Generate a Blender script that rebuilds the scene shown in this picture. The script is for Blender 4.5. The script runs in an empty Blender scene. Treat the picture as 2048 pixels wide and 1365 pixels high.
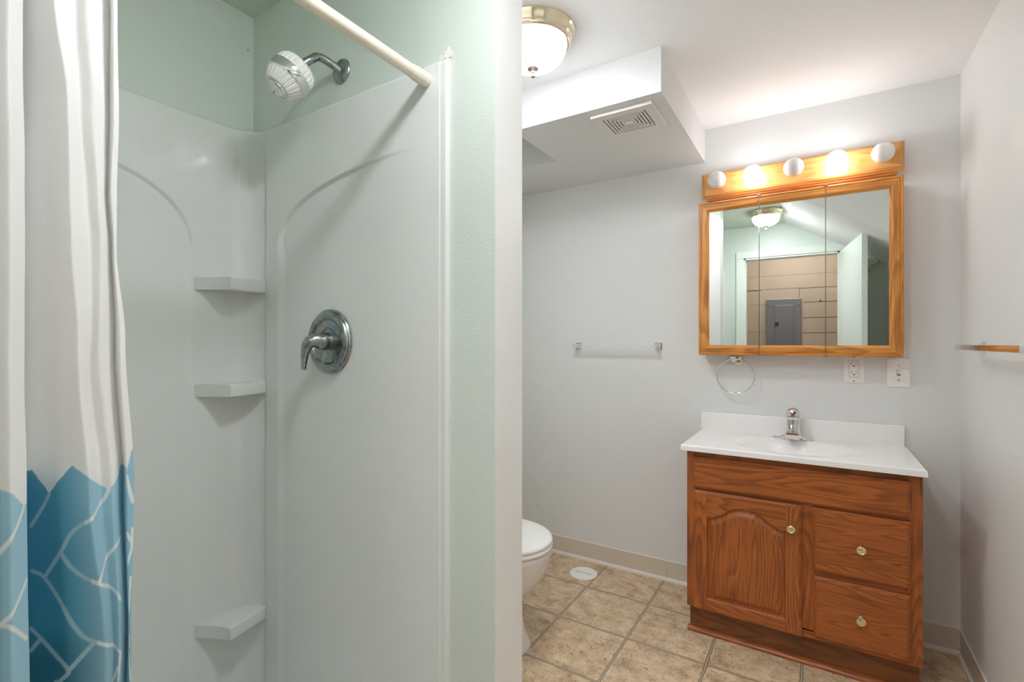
import bpy, bmesh, math, random
from mathutils import Vector, Matrix, noise
random.seed(4)
PI = math.pi
sc = bpy.context.scene
COL = sc.collection

# ------------------------------------------------------------------ camera
HCAM = 1.205
YAW = math.atan(610 / 976)
cd = bpy.data.cameras.new('camera')
cam = bpy.data.objects.new('camera', cd); COL.objects.link(cam)
cam.location = (0, 0, HCAM)
cam.rotation_euler = (PI / 2, 0, YAW)
cd.sensor_fit = 'HORIZONTAL'; cd.sensor_width = 36.0
cd.lens = 976 / 2048 * 36
cd.shift_y = 3.0 / 2048
cd.clip_start = 0.02; cd.clip_end = 50
sc.camera = cam
# ------------------------------------------------------------------ world / exposure
w = bpy.data.worlds.new('world'); sc.world = w; w.use_nodes = True
w.node_tree.nodes['Background'].inputs[0].default_value = (0.9, 0.95, 1.0, 1)
w.node_tree.nodes['Background'].inputs[1].default_value = 0.3
sc.view_settings.view_transform = 'Standard'; sc.view_settings.look = 'None'
sc.view_settings.exposure = 2.12; sc.view_settings.gamma = 1.0
sc.view_settings.use_curve_mapping = False
sc.cycles.max_bounces = 16; sc.cycles.diffuse_bounces = 12; sc.cycles.sample_clamp_indirect = 6
E_DOME_A = 7.4      # ceiling light by the toilet
E_DOME_B = 10.9      # ceiling light by the door
E_BULB = 5.6        # lit vanity bulbs
E_HALL_FILL = 4.0         # added fill panel in the hall outside

# ------------------------------------------------------------------ materials
def nt(name):
    m = bpy.data.materials.new(name); m.use_nodes = True
    t = m.node_tree; p = t.nodes['Principled BSDF']
    return m, t, p
def N(t, typ, **kw):
    n = t.nodes.new(typ)
    for k, v in kw.items():
        if k.startswith('i_'):
            key = k[2:]
            n.inputs[int(key) if key.isdigit() else key.replace('_', ' ')].default_value = v
        else: setattr(n, k, v)
    return n
def plain(name, col, rough=0.5, metal=0.0, coat=0.0, bump=None, emis=None, spec=0.5):
    m, t, p = nt(name)
    p.inputs['Base Color'].default_value = (*col, 1)
    p.inputs['Roughness'].default_value = rough
    p.inputs['Metallic'].default_value = metal
    p.inputs['Coat Weight'].default_value = coat
    p.inputs['Specular IOR Level'].default_value = spec
    if emis:
        p.inputs['Emission Color'].default_value = (*emis[0], 1)
        p.inputs['Emission Strength'].default_value = emis[1]
    tc = N(t, 'ShaderNodeTexCoord')
    if bump:
        sc_, st_, d_ = bump
        n = N(t, 'ShaderNodeTexNoise', i_Scale=sc_, i_Detail=3.0)
        t.links.new(tc.outputs['Object'], n.inputs['Vector'])
        b = N(t, 'ShaderNodeBump', i_Strength=st_, i_Distance=d_)
        t.links.new(n.outputs['Fac'], b.inputs['Height'])
        t.links.new(b.outputs[0], p.inputs['Normal'])
    return m
def mottled(name, c1, c2, scale, rough, bump=None, metal=0.0, rr=None):
    """base colour wanders softly between two close tones"""
    m, t, p = nt(name)
    tc = N(t, 'ShaderNodeTexCoord')
    n = N(t, 'ShaderNodeTexNoise', i_Scale=scale, i_Detail=4.0)
    t.links.new(tc.outputs['Object'], n.inputs['Vector'])
    r = N(t, 'ShaderNodeValToRGB'); r.color_ramp.elements[0].position = .35; r.color_ramp.elements[1].position = .65
    r.color_ramp.elements[0].color = (*c1, 1); r.color_ramp.elements[1].color = (*c2, 1)
    t.links.new(n.outputs['Fac'], r.inputs[0]); t.links.new(r.outputs[0], p.inputs['Base Color'])
    p.inputs['Roughness'].default_value = rough; p.inputs['Metallic'].default_value = metal
    if rr:
        mr = N(t, 'ShaderNodeMapRange', i_3=rr[0], i_4=rr[1])
        t.links.new(n.outputs['Fac'], mr.inputs[0]); t.links.new(mr.outputs[0], p.inputs['Roughness'])
    if bump:
        b1 = N(t, 'ShaderNodeTexNoise', i_Scale=bump[0], i_Detail=2.0)
        t.links.new(tc.outputs['Object'], b1.inputs['Vector'])
        b = N(t, 'ShaderNodeBump', i_Strength=bump[1], i_Distance=bump[2])
        t.links.new(b1.outputs['Fac'], b.inputs['Height']); t.links.new(b.outputs[0], p.inputs['Normal'])
    return m
def oak(name, axis, light, dark, scale=1.0, off=0.0, rough=.38, cath=1.0):
    """varnished oak, grain running along axis 0/1/2"""
    m, t, p = nt(name); L = t.links.new
    tc = N(t, 'ShaderNodeTexCoord')
    mp = N(t, 'ShaderNodeMapping'); mp.inputs['Location'].default_value = (off, off * .7, off * 1.3)
    L(tc.outputs['Object'], mp.inputs[0])
    s = [1, 1, 1]
    def stretched(across, along):
        q = N(t, 'ShaderNodeMapping'); v = [across] * 3; v[axis] = along
        q.inputs['Scale'].default_value = v; L(mp.outputs[0], q.inputs[0]); return q
    # growth rings: contour lines of a stretched noise field
    a = stretched(8 * scale, 1.0 * scale)
    n1 = N(t, 'ShaderNodeTexNoise', i_Scale=1.0, i_Detail=2.0, i_Roughness=.4); L(a.outputs[0], n1.inputs['Vector'])
    mul = N(t, 'ShaderNodeMath', operation='MULTIPLY', i_1=19.0 * cath); L(n1.outputs['Fac'], mul.inputs[0])
    fr = N(t, 'ShaderNodeMath', operation='FRACT'); L(mul.outputs[0], fr.inputs[0])
    ring = N(t, 'ShaderNodeValToRGB'); cr = ring.color_ramp
    cr.elements[0].position = 0; cr.elements[0].color = (.12, .12, .12, 1)
    cr.elements[1].position = .42; cr.elements[1].color = (.8, .8, .8, 1)
    e = cr.elements.new(.8); e.color = (1, 1, 1, 1); e = cr.elements.new(.97); e.color = (.15, .15, .15, 1)
    L(fr.outputs[0], ring.inputs[0])
    # open pores
    b = stretched(520, 14)
    n2 = N(t, 'ShaderNodeTexNoise', i_Scale=1.0, i_Detail=3.0, i_Roughness=.6); L(b.outputs[0], n2.inputs['Vector'])
    pr = N(t, 'ShaderNodeMapRange', i_1=.38, i_2=.62, i_3=.0, i_4=1.0); L(n2.outputs['Fac'], pr.inputs[0])
    d_ = stretched(150, 2.2)
    n4 = N(t, 'ShaderNodeTexNoise', i_Scale=1.0, i_Detail=2.0); L(d_.outputs[0], n4.inputs['Vector'])
    st = N(t, 'ShaderNodeMapRange', i_1=.36, i_2=.64, i_3=.15, i_4=1.0); L(n4.outputs['Fac'], st.inputs[0])
    m0 = N(t, 'ShaderNodeMix', data_type='FLOAT', i_0=.28); L(ring.outputs[0], m0.inputs[2]); L(st.outputs[0], m0.inputs[3])
    mx = N(t, 'ShaderNodeMix', data_type='FLOAT', i_0=.32); L(m0.outputs[0], mx.inputs[2]); L(pr.outputs[0], mx.inputs[3])
    c = N(t, 'ShaderNodeMix', data_type='RGBA'); c.inputs[6].default_value = (*dark, 1); c.inputs[7].default_value = (*light, 1)
    L(mx.outputs[0], c.inputs[0])
    n3 = N(t, 'ShaderNodeTexNoise', i_Scale=5.0, i_Detail=1.0); L(mp.outputs[0], n3.inputs['Vector'])
    hv = N(t, 'ShaderNodeMapRange', i_3=.8, i_4=1.2); L(n3.outputs['Fac'], hv.inputs[0])
    hs = N(t, 'ShaderNodeHueSaturation'); L(c.outputs[2], hs.inputs['Color']); L(hv.outputs[0], hs.inputs['Value'])
    L(hs.outputs[0], p.inputs['Base Color'])
    p.inputs['Roughness'].default_value = rough
    p.inputs['Coat Weight'].default_value = .15; p.inputs['Coat Roughness'].default_value = .25
    bp = N(t, 'ShaderNodeBump', i_Strength=.12, i_Distance=.0006); L(pr.outputs[0], bp.inputs['Height']); L(bp.outputs[0], p.inputs['Normal'])
    return m

M = {}
M['wall_mint'] = plain('mint_wall_paint', (.64, .70, .65), .42, bump=(190, .35, .0022))
M['wall_grey'] = plain('light_grey_wall_paint', (.755, .765, .762), .55, bump=(230, .30, .0016))
M['wall_grey_gloss'] = plain('glossy_grey_wall_paint', (.84, .842, .838), .32, bump=(170, .4, .0022))
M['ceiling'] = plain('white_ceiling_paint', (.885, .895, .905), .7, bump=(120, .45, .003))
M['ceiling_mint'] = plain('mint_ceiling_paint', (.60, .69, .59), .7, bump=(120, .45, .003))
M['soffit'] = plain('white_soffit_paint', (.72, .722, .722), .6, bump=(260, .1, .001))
M['door_paint'] = plain('mint_white_door_paint', (.73, .775, .73), .4)
M['fibreglass'] = mottled('white_gelcoat_fibreglass', (.74, .755, .74), (.76, .775, .76), 2.5, .09)
M['marble'] = mottled('white_cultured_marble', (.89, .875, .87), (.905, .89, .885), 6, .18)
M['porcelain'] = plain('white_porcelain', (.82, .80, .79), .1, coat=.4)
M['plastic'] = plain('white_plastic', (.91, .90, .88), .3)
M['grille_plastic'] = plain('ivory_grille_plastic', (.74, .71, .69), .45)
M['dark'] = plain('dark_duct_interior', (.035, .028, .028), .9)
M['black'] = plain('black_slot', (.01, .01, .01), .6)
M['grey_line'] = plain('grey_joint', (.30, .26, .22), .6)
M['rod'] = plain('cream_rod_enamel', (.78, .72, .60), .28)
M['vinyl'] = plain('taupe_vinyl_base', (.68, .60, .51), .45)
M['caulk'] = plain('white_caulk_strip', (.78, .74, .70), .5)
M['chrome'] = plain('polished_chrome', (.80, .80, .81), .07, 1.0)
M['nickel'] = mottled('water_marked_chrome', (.27, .30, .30), (.42, .45, .45), 40, .25, metal=1.0, rr=(.15, .4))
M['brass'] = plain('brushed_champagne_brass', (.80, .70, .50), .16, 1.0)
M['finial'] = plain('aged_pewter_finial', (.40, .32, .26), .3, .8)
M['knob'] = plain('pale_polished_brass', (.85, .76, .50), .12, 1.0)
M['hookbrass'] = plain('polished_brass', (.72, .55, .22), .15, 1.0)
M['panel_grey'] = plain('grey_enamelled_steel', (.13, .12, .13), .28, .3)
M['acrylic'] = None
m, t, p = nt('clear_acrylic'); p.inputs['Transmission Weight'].default_value = .92; p.inputs['Roughness'].default_value = .03
p.inputs['IOR'].default_value = 1.3; p.inputs['Base Color'].default_value = (.97, .97, .97, 1); M['acrylic'] = m
m, t, p = nt('mirror_glass'); p.inputs['Metallic'].default_value = 1; p.inputs['Roughness'].default_value = .0
p.inputs['Base Color'].default_value = (.86, .905, .875, 1); M['mirror'] = m
M['bulb_off'] = plain('opal_bulb_glass', (.86, .83, .81), .25, coat=.3)
M['bulb_on'] = plain('lit_bulb_glass', (.9, .9, .9), .3, emis=((.97, .97, 1), E_BULB))
def dome_mat(name, strength, col):
    m, t, p = nt(name); L = t.links.new
    p.inputs['Base Color'].default_value = (.8, .8, .78, 1); p.inputs['Roughness'].default_value = .15
    p.inputs['Emission Color'].default_value = (*col, 1)
    # frosted ribs pass slightly different amounts of lamp light
    tc = N(t, 'ShaderNodeTexCoord'); sp = N(t, 'ShaderNodeSeparateXYZ'); L(tc.outputs['Object'], sp.inputs[0])
    at = N(t, 'ShaderNodeMath', operation='ARCTAN2'); L(sp.outputs[1], at.inputs[0]); L(sp.outputs[0], at.inputs[1])
    mu = N(t, 'ShaderNodeMath', operation='MULTIPLY', i_1=64.0); L(at.outputs[0], mu.inputs[0])
    sn = N(t, 'ShaderNodeMath', operation='SINE'); L(mu.outputs[0], sn.inputs[0])
    mr = N(t, 'ShaderNodeMapRange', i_1=-1.0, i_2=1.0, i_3=strength * .8, i_4=strength * 1.2); L(sn.outputs[0], mr.inputs[0])
    # the lamp burns low in the bowl: its bottom glows more than its shoulder
    zr = N(t, 'ShaderNodeMapRange', i_1=-.070, i_2=-.118, i_3=.07, i_4=3.4); L(sp.outputs[2], zr.inputs[0])
    mz = N(t, 'ShaderNodeMath', operation='MULTIPLY'); L(mr.outputs[0], mz.inputs[0]); L(zr.outputs[0], mz.inputs[1])
    L(mz.outputs[0], p.inputs['Emission Strength'])
    return m
# floor tiles: sheet vinyl printed as stone tiles
def floor_mat():
    m, t, p = nt('stone_pattern_vinyl_tile'); L = t.links.new
    tc = N(t, 'ShaderNodeTexCoord')
    sep = N(t, 'ShaderNodeSeparateXYZ'); L(tc.outputs['Object'], sep.inputs[0])
    T = .3048
    def math_(op, a, b=None):
        n = N(t, 'ShaderNodeMath', operation=op)
        for i, v in enumerate((a, b)):
            if v is None: continue
            if isinstance(v, (int, float)): n.inputs[i].default_value = v
            else: L(v, n.inputs[i])
        return n.outputs[0]
    wob = N(t, 'ShaderNodeTexNoise', i_Scale=28.0, i_Detail=1.0); L(tc.outputs['Object'], wob.inputs['Vector'])
    wv = math_('MULTIPLY', math_('SUBTRACT', wob.outputs['Fac'], .5), .0045)
    def dist(co, o):
        q = math_('DIVIDE', math_('ADD', math_('ADD', co, wv), o), T)
        f = math_('FRACT', q)
        return math_('MULTIPLY', math_('SUBTRACT', .5, math_('ABSOLUTE', math_('SUBTRACT', f, .5))), T), math_('FLOOR', q)
    dx, ix = dist(sep.outputs[0], .657 + T * 20)
    dy, iy = dist(sep.outputs[1], -1.932 + T * 20)
    d = math_('MINIMUM', dx, dy)
    # per-tile offset so that each tile has its own cloud
    cmb = N(t, 'ShaderNodeCombineXYZ'); L(math_('MULTIPLY', ix, 3.7), cmb.inputs[0]); L(math_('MULTIPLY', iy, 5.3), cmb.inputs[1])
    va = N(t, 'ShaderNodeVectorMath', operation='ADD'); L(tc.outputs['Object'], va.inputs[0]); L(cmb.outputs[0], va.inputs[1])
    n1 = N(t, 'ShaderNodeTexNoise', i_Scale=14.0, i_Detail=6.0, i_Roughness=.62); L(va.outputs[0], n1.inputs['Vector'])
    r1 = N(t, 'ShaderNodeValToRGB'); cr = r1.color_ramp
    cr.elements[0].position = .3; cr.elements[0].color = (.40, .275, .17, 1)
    cr.elements[1].position = .72; cr.elements[1].color = (.84, .67, .46, 1)
    e = cr.elements.new(.5); e.color = (.66, .50, .325, 1)
    L(n1.outputs['Fac'], r1.inputs[0])
    n2 = N(t, 'ShaderNodeTexNoise', i_Scale=75.0, i_Detail=5.0, i_Roughness=.7, i_Distortion=1.6); L(va.outputs[0], n2.inputs['Vector'])
    r2 = N(t, 'ShaderNodeValToRGB'); cr = r2.color_ramp
    cr.elements[0].position = .36; cr.elements[0].color = (.22, .15, .10, 1); cr.elements[1].position = .46; cr.elements[1].color = (1, 1, 1, 1)
    L(n2.outputs['Fac'], r2.inputs[0])
    mm = N(t, 'ShaderNodeMix', data_type='RGBA', blend_type='MULTIPLY', i_0=.75); L(r1.outputs[0], mm.inputs[6]); L(r2.outputs[0], mm.inputs[7])
    # joint: pale grey band between two dark hairlines
    rj = N(t, 'ShaderNodeValToRGB'); cr = rj.color_ramp; cr.interpolation = 'LINEAR'
    cr.elements[0].position = 0; cr.elements[0].color = (1, 1, 1, 1)
    cr.elements[1].position = 1; cr.elements[1].color = (0, 0, 0, 1)
    jn = math_('LESS_THAN', d, .0042)
    hair = math_('LESS_THAN', math_('ABSOLUTE', math_('SUBTRACT', d, .0042)), .0011)
    m2 = N(t, 'ShaderNodeMix', data_type='RGBA'); L(jn, m2.inputs[0]); L(mm.outputs[2], m2.inputs[6]); m2.inputs[7].default_value = (.44, .37, .27, 1)
    m3 = N(t, 'ShaderNodeMix', data_type='RGBA'); L(hair, m3.inputs[0]); L(m2.outputs[2], m3.inputs[6]); m3.inputs[7].default_value = (.13, .09, .055, 1)
    L(m3.outputs[2], p.inputs['Base Color'])
    p.inputs['Roughness'].default_value = .42
    bp = N(t, 'ShaderNodeBump', i_Strength=.25, i_Distance=.001); L(n2.outputs['Fac'], bp.inputs['Height']); L(bp.outputs[0], p.inputs['Normal'])
    return m
M['floor'] = floor_mat()
# vanity oak (reddish) and mirror-frame oak (golden)
VL, VD = (.50, .140, .026), (.115, .026, .006)
FL, FD = (.86, .37, .070), (.27, .068, .008)
M['oak_x'] = oak('vanity_oak_horizontal', 0, VL, VD, 1.0, 0)
M['oak_x2'] = oak('vanity_oak_drawer', 0, VL, VD, 1.1, 3.1, cath=2.3)
M['oak_x3'] = oak('vanity_oak_lower_drawer', 0, VL, VD, 1.0, 7.7, cath=2.3)
M['oak_z'] = oak('vanity_oak_vertical', 2, VL, VD, 1.0, 1.7)
M['oak_panel'] = oak('vanity_oak_door_panel', 2, VL, VD, 1.2, 5.2, cath=1.1)
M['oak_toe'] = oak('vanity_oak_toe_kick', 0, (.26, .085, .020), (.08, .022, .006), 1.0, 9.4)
M['fr_x'] = oak('golden_oak_horizontal', 0, FL, FD, 1.0, .4)
M['fr_z'] = oak('golden_oak_vertical', 2, FL, FD, .8, 2.6)
M['bar_x'] = oak('golden_oak_light_bar', 0, (.80, .42, .13), (.50, .20, .05), 1.0, 4.4)

# ------------------------------------------------------------------ mesh helpers
class MB:
    def __init__(s): s.bm = bmesh.new()
    def box(s, x0, x1, y0, y1, z0, z1, bev=0.0, seg=2, mi=0):
        r = bmesh.ops.create_cube(s.bm, size=1.0)
        vs = r['verts']
        for v in vs:
            v.co = Vector(((x0 + x1) / 2 + v.co.x * (x1 - x0), (y0 + y1) / 2 + v.co.y * (y1 - y0), (z0 + z1) / 2 + v.co.z * (z1 - z0)))
        fs = set(f for v in vs for f in v.link_faces)
        for f in fs: f.material_index = mi
        if bev > 0:
            es = list(set(e for v in vs for e in v.link_edges))
            bmesh.ops.bevel(s.bm, geom=es, offset=bev, segments=seg, affect='EDGES', profile=.5)
        return s
    def lathe(s, prof, mat=None, n=48, cap=True, rib=None):
        """prof: list of (r, h) revolved about local +Z, mat places it; rib(k, r, i)->r modulates"""
        mat = mat or Matrix()
        rings = []
        for k, (r, h) in enumerate(prof):
            if r < 1e-6:
                rings.append([s.bm.verts.new(mat @ Vector((0, 0, h)))]); continue
            ring = []
            for i in range(n):
                a = 2 * PI * i / n
                rr = rib(k, r, i) if rib else r
                ring.append(s.bm.verts.new(mat @ Vector((rr * math.cos(a), rr * math.sin(a), h))))
            rings.append(ring)
        for A, B in zip(rings, rings[1:]):
            if len(A) == 1 and len(B) == 1: continue
            for i in range(n):
                j = (i + 1) % n
                if len(A) == 1: s.bm.faces.new((A[0], B[j], B[i]))
                elif len(B) == 1: s.bm.faces.new((A[i], A[j], B[0]))
                else: s.bm.faces.new((A[i], A[j], B[j], B[i]))
        if cap:
            if len(rings[0]) > 1: s.bm.faces.new(list(reversed(rings[0])))
            if len(rings[-1]) > 1: s.bm.faces.new(rings[-1])
        return s
    def tube(s, pts, rad, n=16, closed=False, sq=None):
        """sweep a circle (or ellipse via sq=(a,b)) along pts; rad number or list"""
        pts = [Vector(p) for p in pts]; rings = []
        N_ = len(pts); up = None
        for i, p in enumerate(pts):
            a = pts[(i - 1) % N_] if (closed or i > 0) else p
            b = pts[(i + 1) % N_] if (closed or i < N_ - 1) else p
            d = (b - a).normalized()
            if up is None:
                up = Vector((0, 0, 1)) if abs(d.z) < .9 else Vector((1, 0, 0))
            sd = d.cross(up).normalized(); up = sd.cross(d).normalized()
            r = rad[i] if isinstance(rad, (list, tuple)) else rad
            ra, rb = (r if isinstance(r, (list, tuple)) else (r, r))
            rings.append([s.bm.verts.new(p + sd * ra * math.cos(2 * PI * k / n) + up * rb * math.sin(2 * PI * k / n)) for k in range(n)])
        pairs = list(zip(rings, rings[1:]))
        if closed: pairs.append((rings[-1], rings[0]))
        for A, B in pairs:
            for k in range(n):
                j = (k + 1) % n; s.bm.faces.new((A[k], A[j], B[j], B[k]))
        if not closed:
            s.bm.faces.new(list(reversed(rings[0]))); s.bm.faces.new(rings[-1])
        return s
    def prism(s, poly, z0, z1, bev=0.0, seg=2, mat=None, mi=0):
        """extrude an xy polygon from z0 to z1"""
        mat = mat or Matrix()
        lo = [s.bm.verts.new(mat @ Vector((x, y, z0))) for x, y in poly]
        hi = [s.bm.verts.new(mat @ Vector((x, y, z1))) for x, y in poly]
        fs = [s.bm.faces.new(list(reversed(lo))), s.bm.faces.new(hi)]
        n = len(poly)
        for i in range(n):
            j = (i + 1) % n; fs.append(s.bm.faces.new((lo[i], lo[j], hi[j], hi[i])))
        for f in fs: f.material_index = mi
        if bev > 0:
            es = list(set(list(fs[0].edges) + list(fs[1].edges)))
            bmesh.ops.bevel(s.bm, geom=es, offset=bev, segments=seg, affect='EDGES', profile=.5)
        return s
    def grid(s, fn, us, vs, close=False, mi=None):
        """fn(u,v)->point; quads"""
        P = [[s.bm.verts.new(fn(u, v)) for u in us] for v in vs]
        for j in range(len(vs) - 1):
            for i in range(len(us) - 1):
                f = s.bm.faces.new((P[j][i], P[j][i + 1], P[j + 1][i + 1], P[j + 1][i]))
                if mi: f.material_index = mi(.5 * (us[i] + us[i + 1]), .5 * (vs[j] + vs[j + 1]))
        return P
def lin(a, b, n): return [a + (b - a) * i / (n - 1) for i in range(n)]
def sstep(a, b, x):
    t = min(1, max(0, (x - a) / (b - a))); return t * t * (3 - 2 * t)
ORG = {}
def build(name, mb, mats, parent=None, smooth=False, origin=None, angle=35, recalc=True):
    bm = mb.bm
    if recalc: bmesh.ops.recalc_face_normals(bm, faces=bm.faces)
    if parent is not None: o0 = ORG[parent.name]
    elif origin is not None: o0 = Vector(origin)
    else:
        xs = [v.co for v in bm.verts]
        mn = [min(c[k] for c in xs) for k in range(3)]; mx = [max(c[k] for c in xs) for k in range(3)]
        o0 = Vector(((mn[0] + mx[0]) / 2, (mn[1] + mx[1]) / 2, mn[2]))
    for v in bm.verts: v.co -= o0
    me = bpy.data.meshes.new(name); bm.to_mesh(me); bm.free()
    if not isinstance(mats, (list, tuple)): mats = [mats]
    for m_ in mats: me.materials.append(M[m_] if isinstance(m_, str) else m_)
    if smooth:
        me.polygons.foreach_set('use_smooth', [True] * len(me.polygons))
        try: me.set_sharp_from_angle(angle=math.radians(angle))
        except Exception: pass
    o = bpy.data.objects.new(name, me); COL.objects.link(o)
    if parent is None: o.location = o0
    else: o.parent = parent
    ORG[o.name] = o0
    return o
def thing(name, label, cat, loc, group=None):
    o = bpy.data.objects.new(name, None); COL.objects.link(o); o.empty_display_size = .05
    o.location = loc; ORG[o.name] = Vector(loc)
    return tag(o, label, cat, group)
def tag(o, label, cat, group=None):
    o['label'] = label; o['category'] = cat
    if group: o['group'] = group
    return o
def struct(name, mb, mats, label=None, parent=None, **kw):
    kw.setdefault('origin', (0, 0, 0)) if parent is None else None
    o = build(name, mb, mats, parent, **kw)
    if parent is None:
        o['kind'] = 'structure'
        if label: o['label'] = label; o['category'] = name.split('_')[0]
    elif label: o['label'] = label
    return o

# ------------------------------------------------------------------ the room
XR, YB, ZC = .469, 2.511, 2.24        # right wall, back wall, ceiling
XL = -1.526                           # left wall (behind the shower and the toilet)
YP0, YP1, XP = .884, .999, -.596      # stub wall between shower and toilet
YD = -.02                             # wall with the doorway the camera stands in
SZ, SX, SY = 2.081, -.461, 1.718      # soffit underside, right face, front face
DX0, DX1, DZ = -.56, .16, 1.96        # doorway
T = .1

b = MB(); b.box(XL - T, XR + T, -1.4, YB + T, -T, 0)
struct('floor', b, 'floor', 'tan stone-patterned vinyl tile floor with dark joints')
b = MB(); b.box(XL - T, XR + T, YB, YB + T, 0, ZC)
struct('wall_back', b, 'wall_grey', 'light grey wall behind the vanity')
b = MB(); b.box(XR, XR + T, YD - .1, YB, 0, ZC)
struct('wall_right', b, 'wall_grey_gloss', 'pale grey wall right of the vanity')
b = MB(); b.box(XL - T, XL, YD, YB, 0, ZC)
struct('wall_left', b, 'wall_mint', 'mint green wall above the shower surround')
b = MB(); b.box(XL, XP, YP0, YP1, 0, ZC)
# grey paint on the end and toilet side of the stub wall
for f in b.bm.faces:
    f.normal_update()
    if f.normal.x > .5 or f.normal.y > .5: f.material_index = 1
struct('wall_middle', b, ['wall_mint', 'wall_grey_gloss'], 'short stub wall between shower and toilet, mint face and grey end')
b = MB()
b.box(XL, DX0, YD - .1, YD, 0, ZC); b.box(DX1, XR, YD - .1, YD, 0, ZC); b.box(DX0, DX1, YD - .1, YD, DZ, ZC)
struct('wall_front', b, 'wall_mint', 'mint wall around the open doorway, seen in the mirror')
b = MB(); b.box(XL - T, XR + T, YP0 + .05, YB + T, ZC, ZC + T)
struct('ceiling', b, 'ceiling', 'white textured ceiling')
b = MB(); b.box(XL - T, XR + T, YD - .1, YP0 + .05, ZC, ZC + T)
struct('ceiling_entry', b, 'ceiling_mint', 'mint ceiling above shower and doorway')
# soffit: boxed-in duct across the toilet corner; its underside has a recessed bay at the left
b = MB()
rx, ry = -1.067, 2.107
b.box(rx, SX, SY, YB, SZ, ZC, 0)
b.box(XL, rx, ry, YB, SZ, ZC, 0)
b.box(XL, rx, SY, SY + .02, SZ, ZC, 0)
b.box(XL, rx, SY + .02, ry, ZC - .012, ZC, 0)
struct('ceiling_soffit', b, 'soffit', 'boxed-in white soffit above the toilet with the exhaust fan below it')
# sloping stair bulkhead over the door (seen in the mirror)
b = MB()
m90 = Matrix.Rotation(PI / 2, 4, 'X')
poly = [(-.228, ZC), (XR, ZC), (XR, 1.83)]
b.prism(poly, -(YP1 + .02), -YD, mat=m90)
struct('ceiling_slope', b, 'ceiling', 'sloping ceiling bulkhead above the open door, seen in the mirror')

# vinyl cove bases
def cove(name, pts_fn, label):
    prof = [(0, .098), (.002, .100), (.0035, .098), (.0035, .020), (.006, .012), (.012, .006), (.012, 0), (0, 0)]
    return prof
def base_run(name, axis, a0, a1, wall, sgn, label):
    """cove base along x (axis 0) or y (axis 1)"""
    prof = [(0, .1), (.0022, .1), (.0035, .0975), (.0035, .016), (0, .016)]
    foot = [(0, .016), (.0045, .016), (.011, .009), (.013, 0), (0, 0)]
    lip = [(0, .1015), (.0030, .1015), (.0042, .0995), (.0042, .0985), (0, .0985)]
    b = MB()
    for k, P in enumerate((prof, foot, lip)):
        for z in (0,):
            A = []; B = []
            for d, h in P:
                if axis == 0: A.append(b.bm.verts.new((a0, wall + sgn * d, h))); B.append(b.bm.verts.new((a1, wall + sgn * d, h)))
                else: A.append(b.bm.verts.new((wall + sgn * d, a0, h))); B.append(b.bm.verts.new((wall + sgn * d, a1, h)))
            n = len(P)
            fs = [b.bm.faces.new(A), b.bm.faces.new(list(reversed(B)))]
            for i in range(n):
                j = (i + 1) % n; fs.append(b.bm.faces.new((A[i], B[i], B[j], A[j])))
            for f in fs: f.material_index = 1 if k else 0
    return struct(name, b, ['vinyl', 'caulk'], label)
base_run('baseboard_back', 0, XL, -.6445, YB, -1, 'taupe vinyl cove base left of the seam on the back wall')
base_run('baseboard_back_right', 0, -.6435, XR, YB, -1, 'taupe vinyl cove base running behind the vanity to the corner')
base_run('baseboard_right', 1, YP1, YB - .013, XR, -1, 'taupe vinyl cove base on the right wall')

# dark freckles and chips on the paint, small and flat on the wall
# (tiny nicks, one at the shower corner and one above the base)
def nick(name, c, r, axis, label):
    b = MB()
    rot = Matrix.Rotation(PI / 2, 4, 'X') if axis == 1 else Matrix.Rotation(PI / 2, 4, 'Y')
    b.lathe([(r, -.0004), (r * .9, .0006), (0, .0009)], Matrix.Translation(c) @ rot, n=10)
    o = build(name, b, 'black', smooth=True); tag(o, label, 'nail'); return o
nick('nail_hole', (XL, .866, 2.13), .0022, 0, 'tiny dark nail hole in the mint wall beside the shower corner')
nick('nail_hole', (-1.395, YB, .252), .0026, 1, 'tiny dark speck on the grey wall just above the vinyl base')

# ------------------------------------------------------------------ doorway, door leaf, hall
b = MB()
cw, ct = .062, .014
b.box(DX0 - cw, DX0, YD, YD + ct, 0, DZ, .002); b.box(DX1, DX1 + cw, YD, YD + ct, 0, DZ, .002)
b.box(DX0 - cw, DX1 + cw, YD, YD + ct + .001, DZ, DZ + cw, .002)
b.box(DX0 - .002, DX0 + .014, YD - .1, YD + .004, 0, DZ); b.box(DX1 - .014, DX1 + .002, YD - .1, YD + .004, 0, DZ); b.box(DX0, DX1, YD - .1, YD + .004, DZ - .014, DZ + .002)
struct('trim_1', b, 'door_paint', 'pale mint door casing around the doorway')
# open door leaf hinged at the right of the opening
hx, hy = DX1 + .012, YD + .04
ang = math.atan2(.775 - hy, .278 - hx)
b = MB(); b.box(0, .735, -.017, .017, .012, DZ - .012, .002)
b.bm.transform(Matrix.Translation((hx, hy, 0)) @ Matrix.Rotation(ang, 4, 'Z'))
door = struct('door_1', b, 'door_paint', 'pale flush door standing open by the doorway', origin=(hx, hy, 0), parent=None)
b = MB()
dm = Matrix.Translation((hx, hy, 0)) @ Matrix.Rotation(ang, 4, 'Z')
for sgn in (1, -1):
    mm_ = dm @ Matrix.Translation((.675, sgn * .017, .93)) @ Matrix.Rotation(-sgn * PI / 2, 4, 'X')
    b.lathe([(.030, 0), (.030, .004), (.012, .008), (.011, .028), (.024, .036), (.027, .046), (.022, .055), (0, .058)], mm_, n=28)
build('door_knob', b, 'hookbrass', door, smooth=True)
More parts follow.
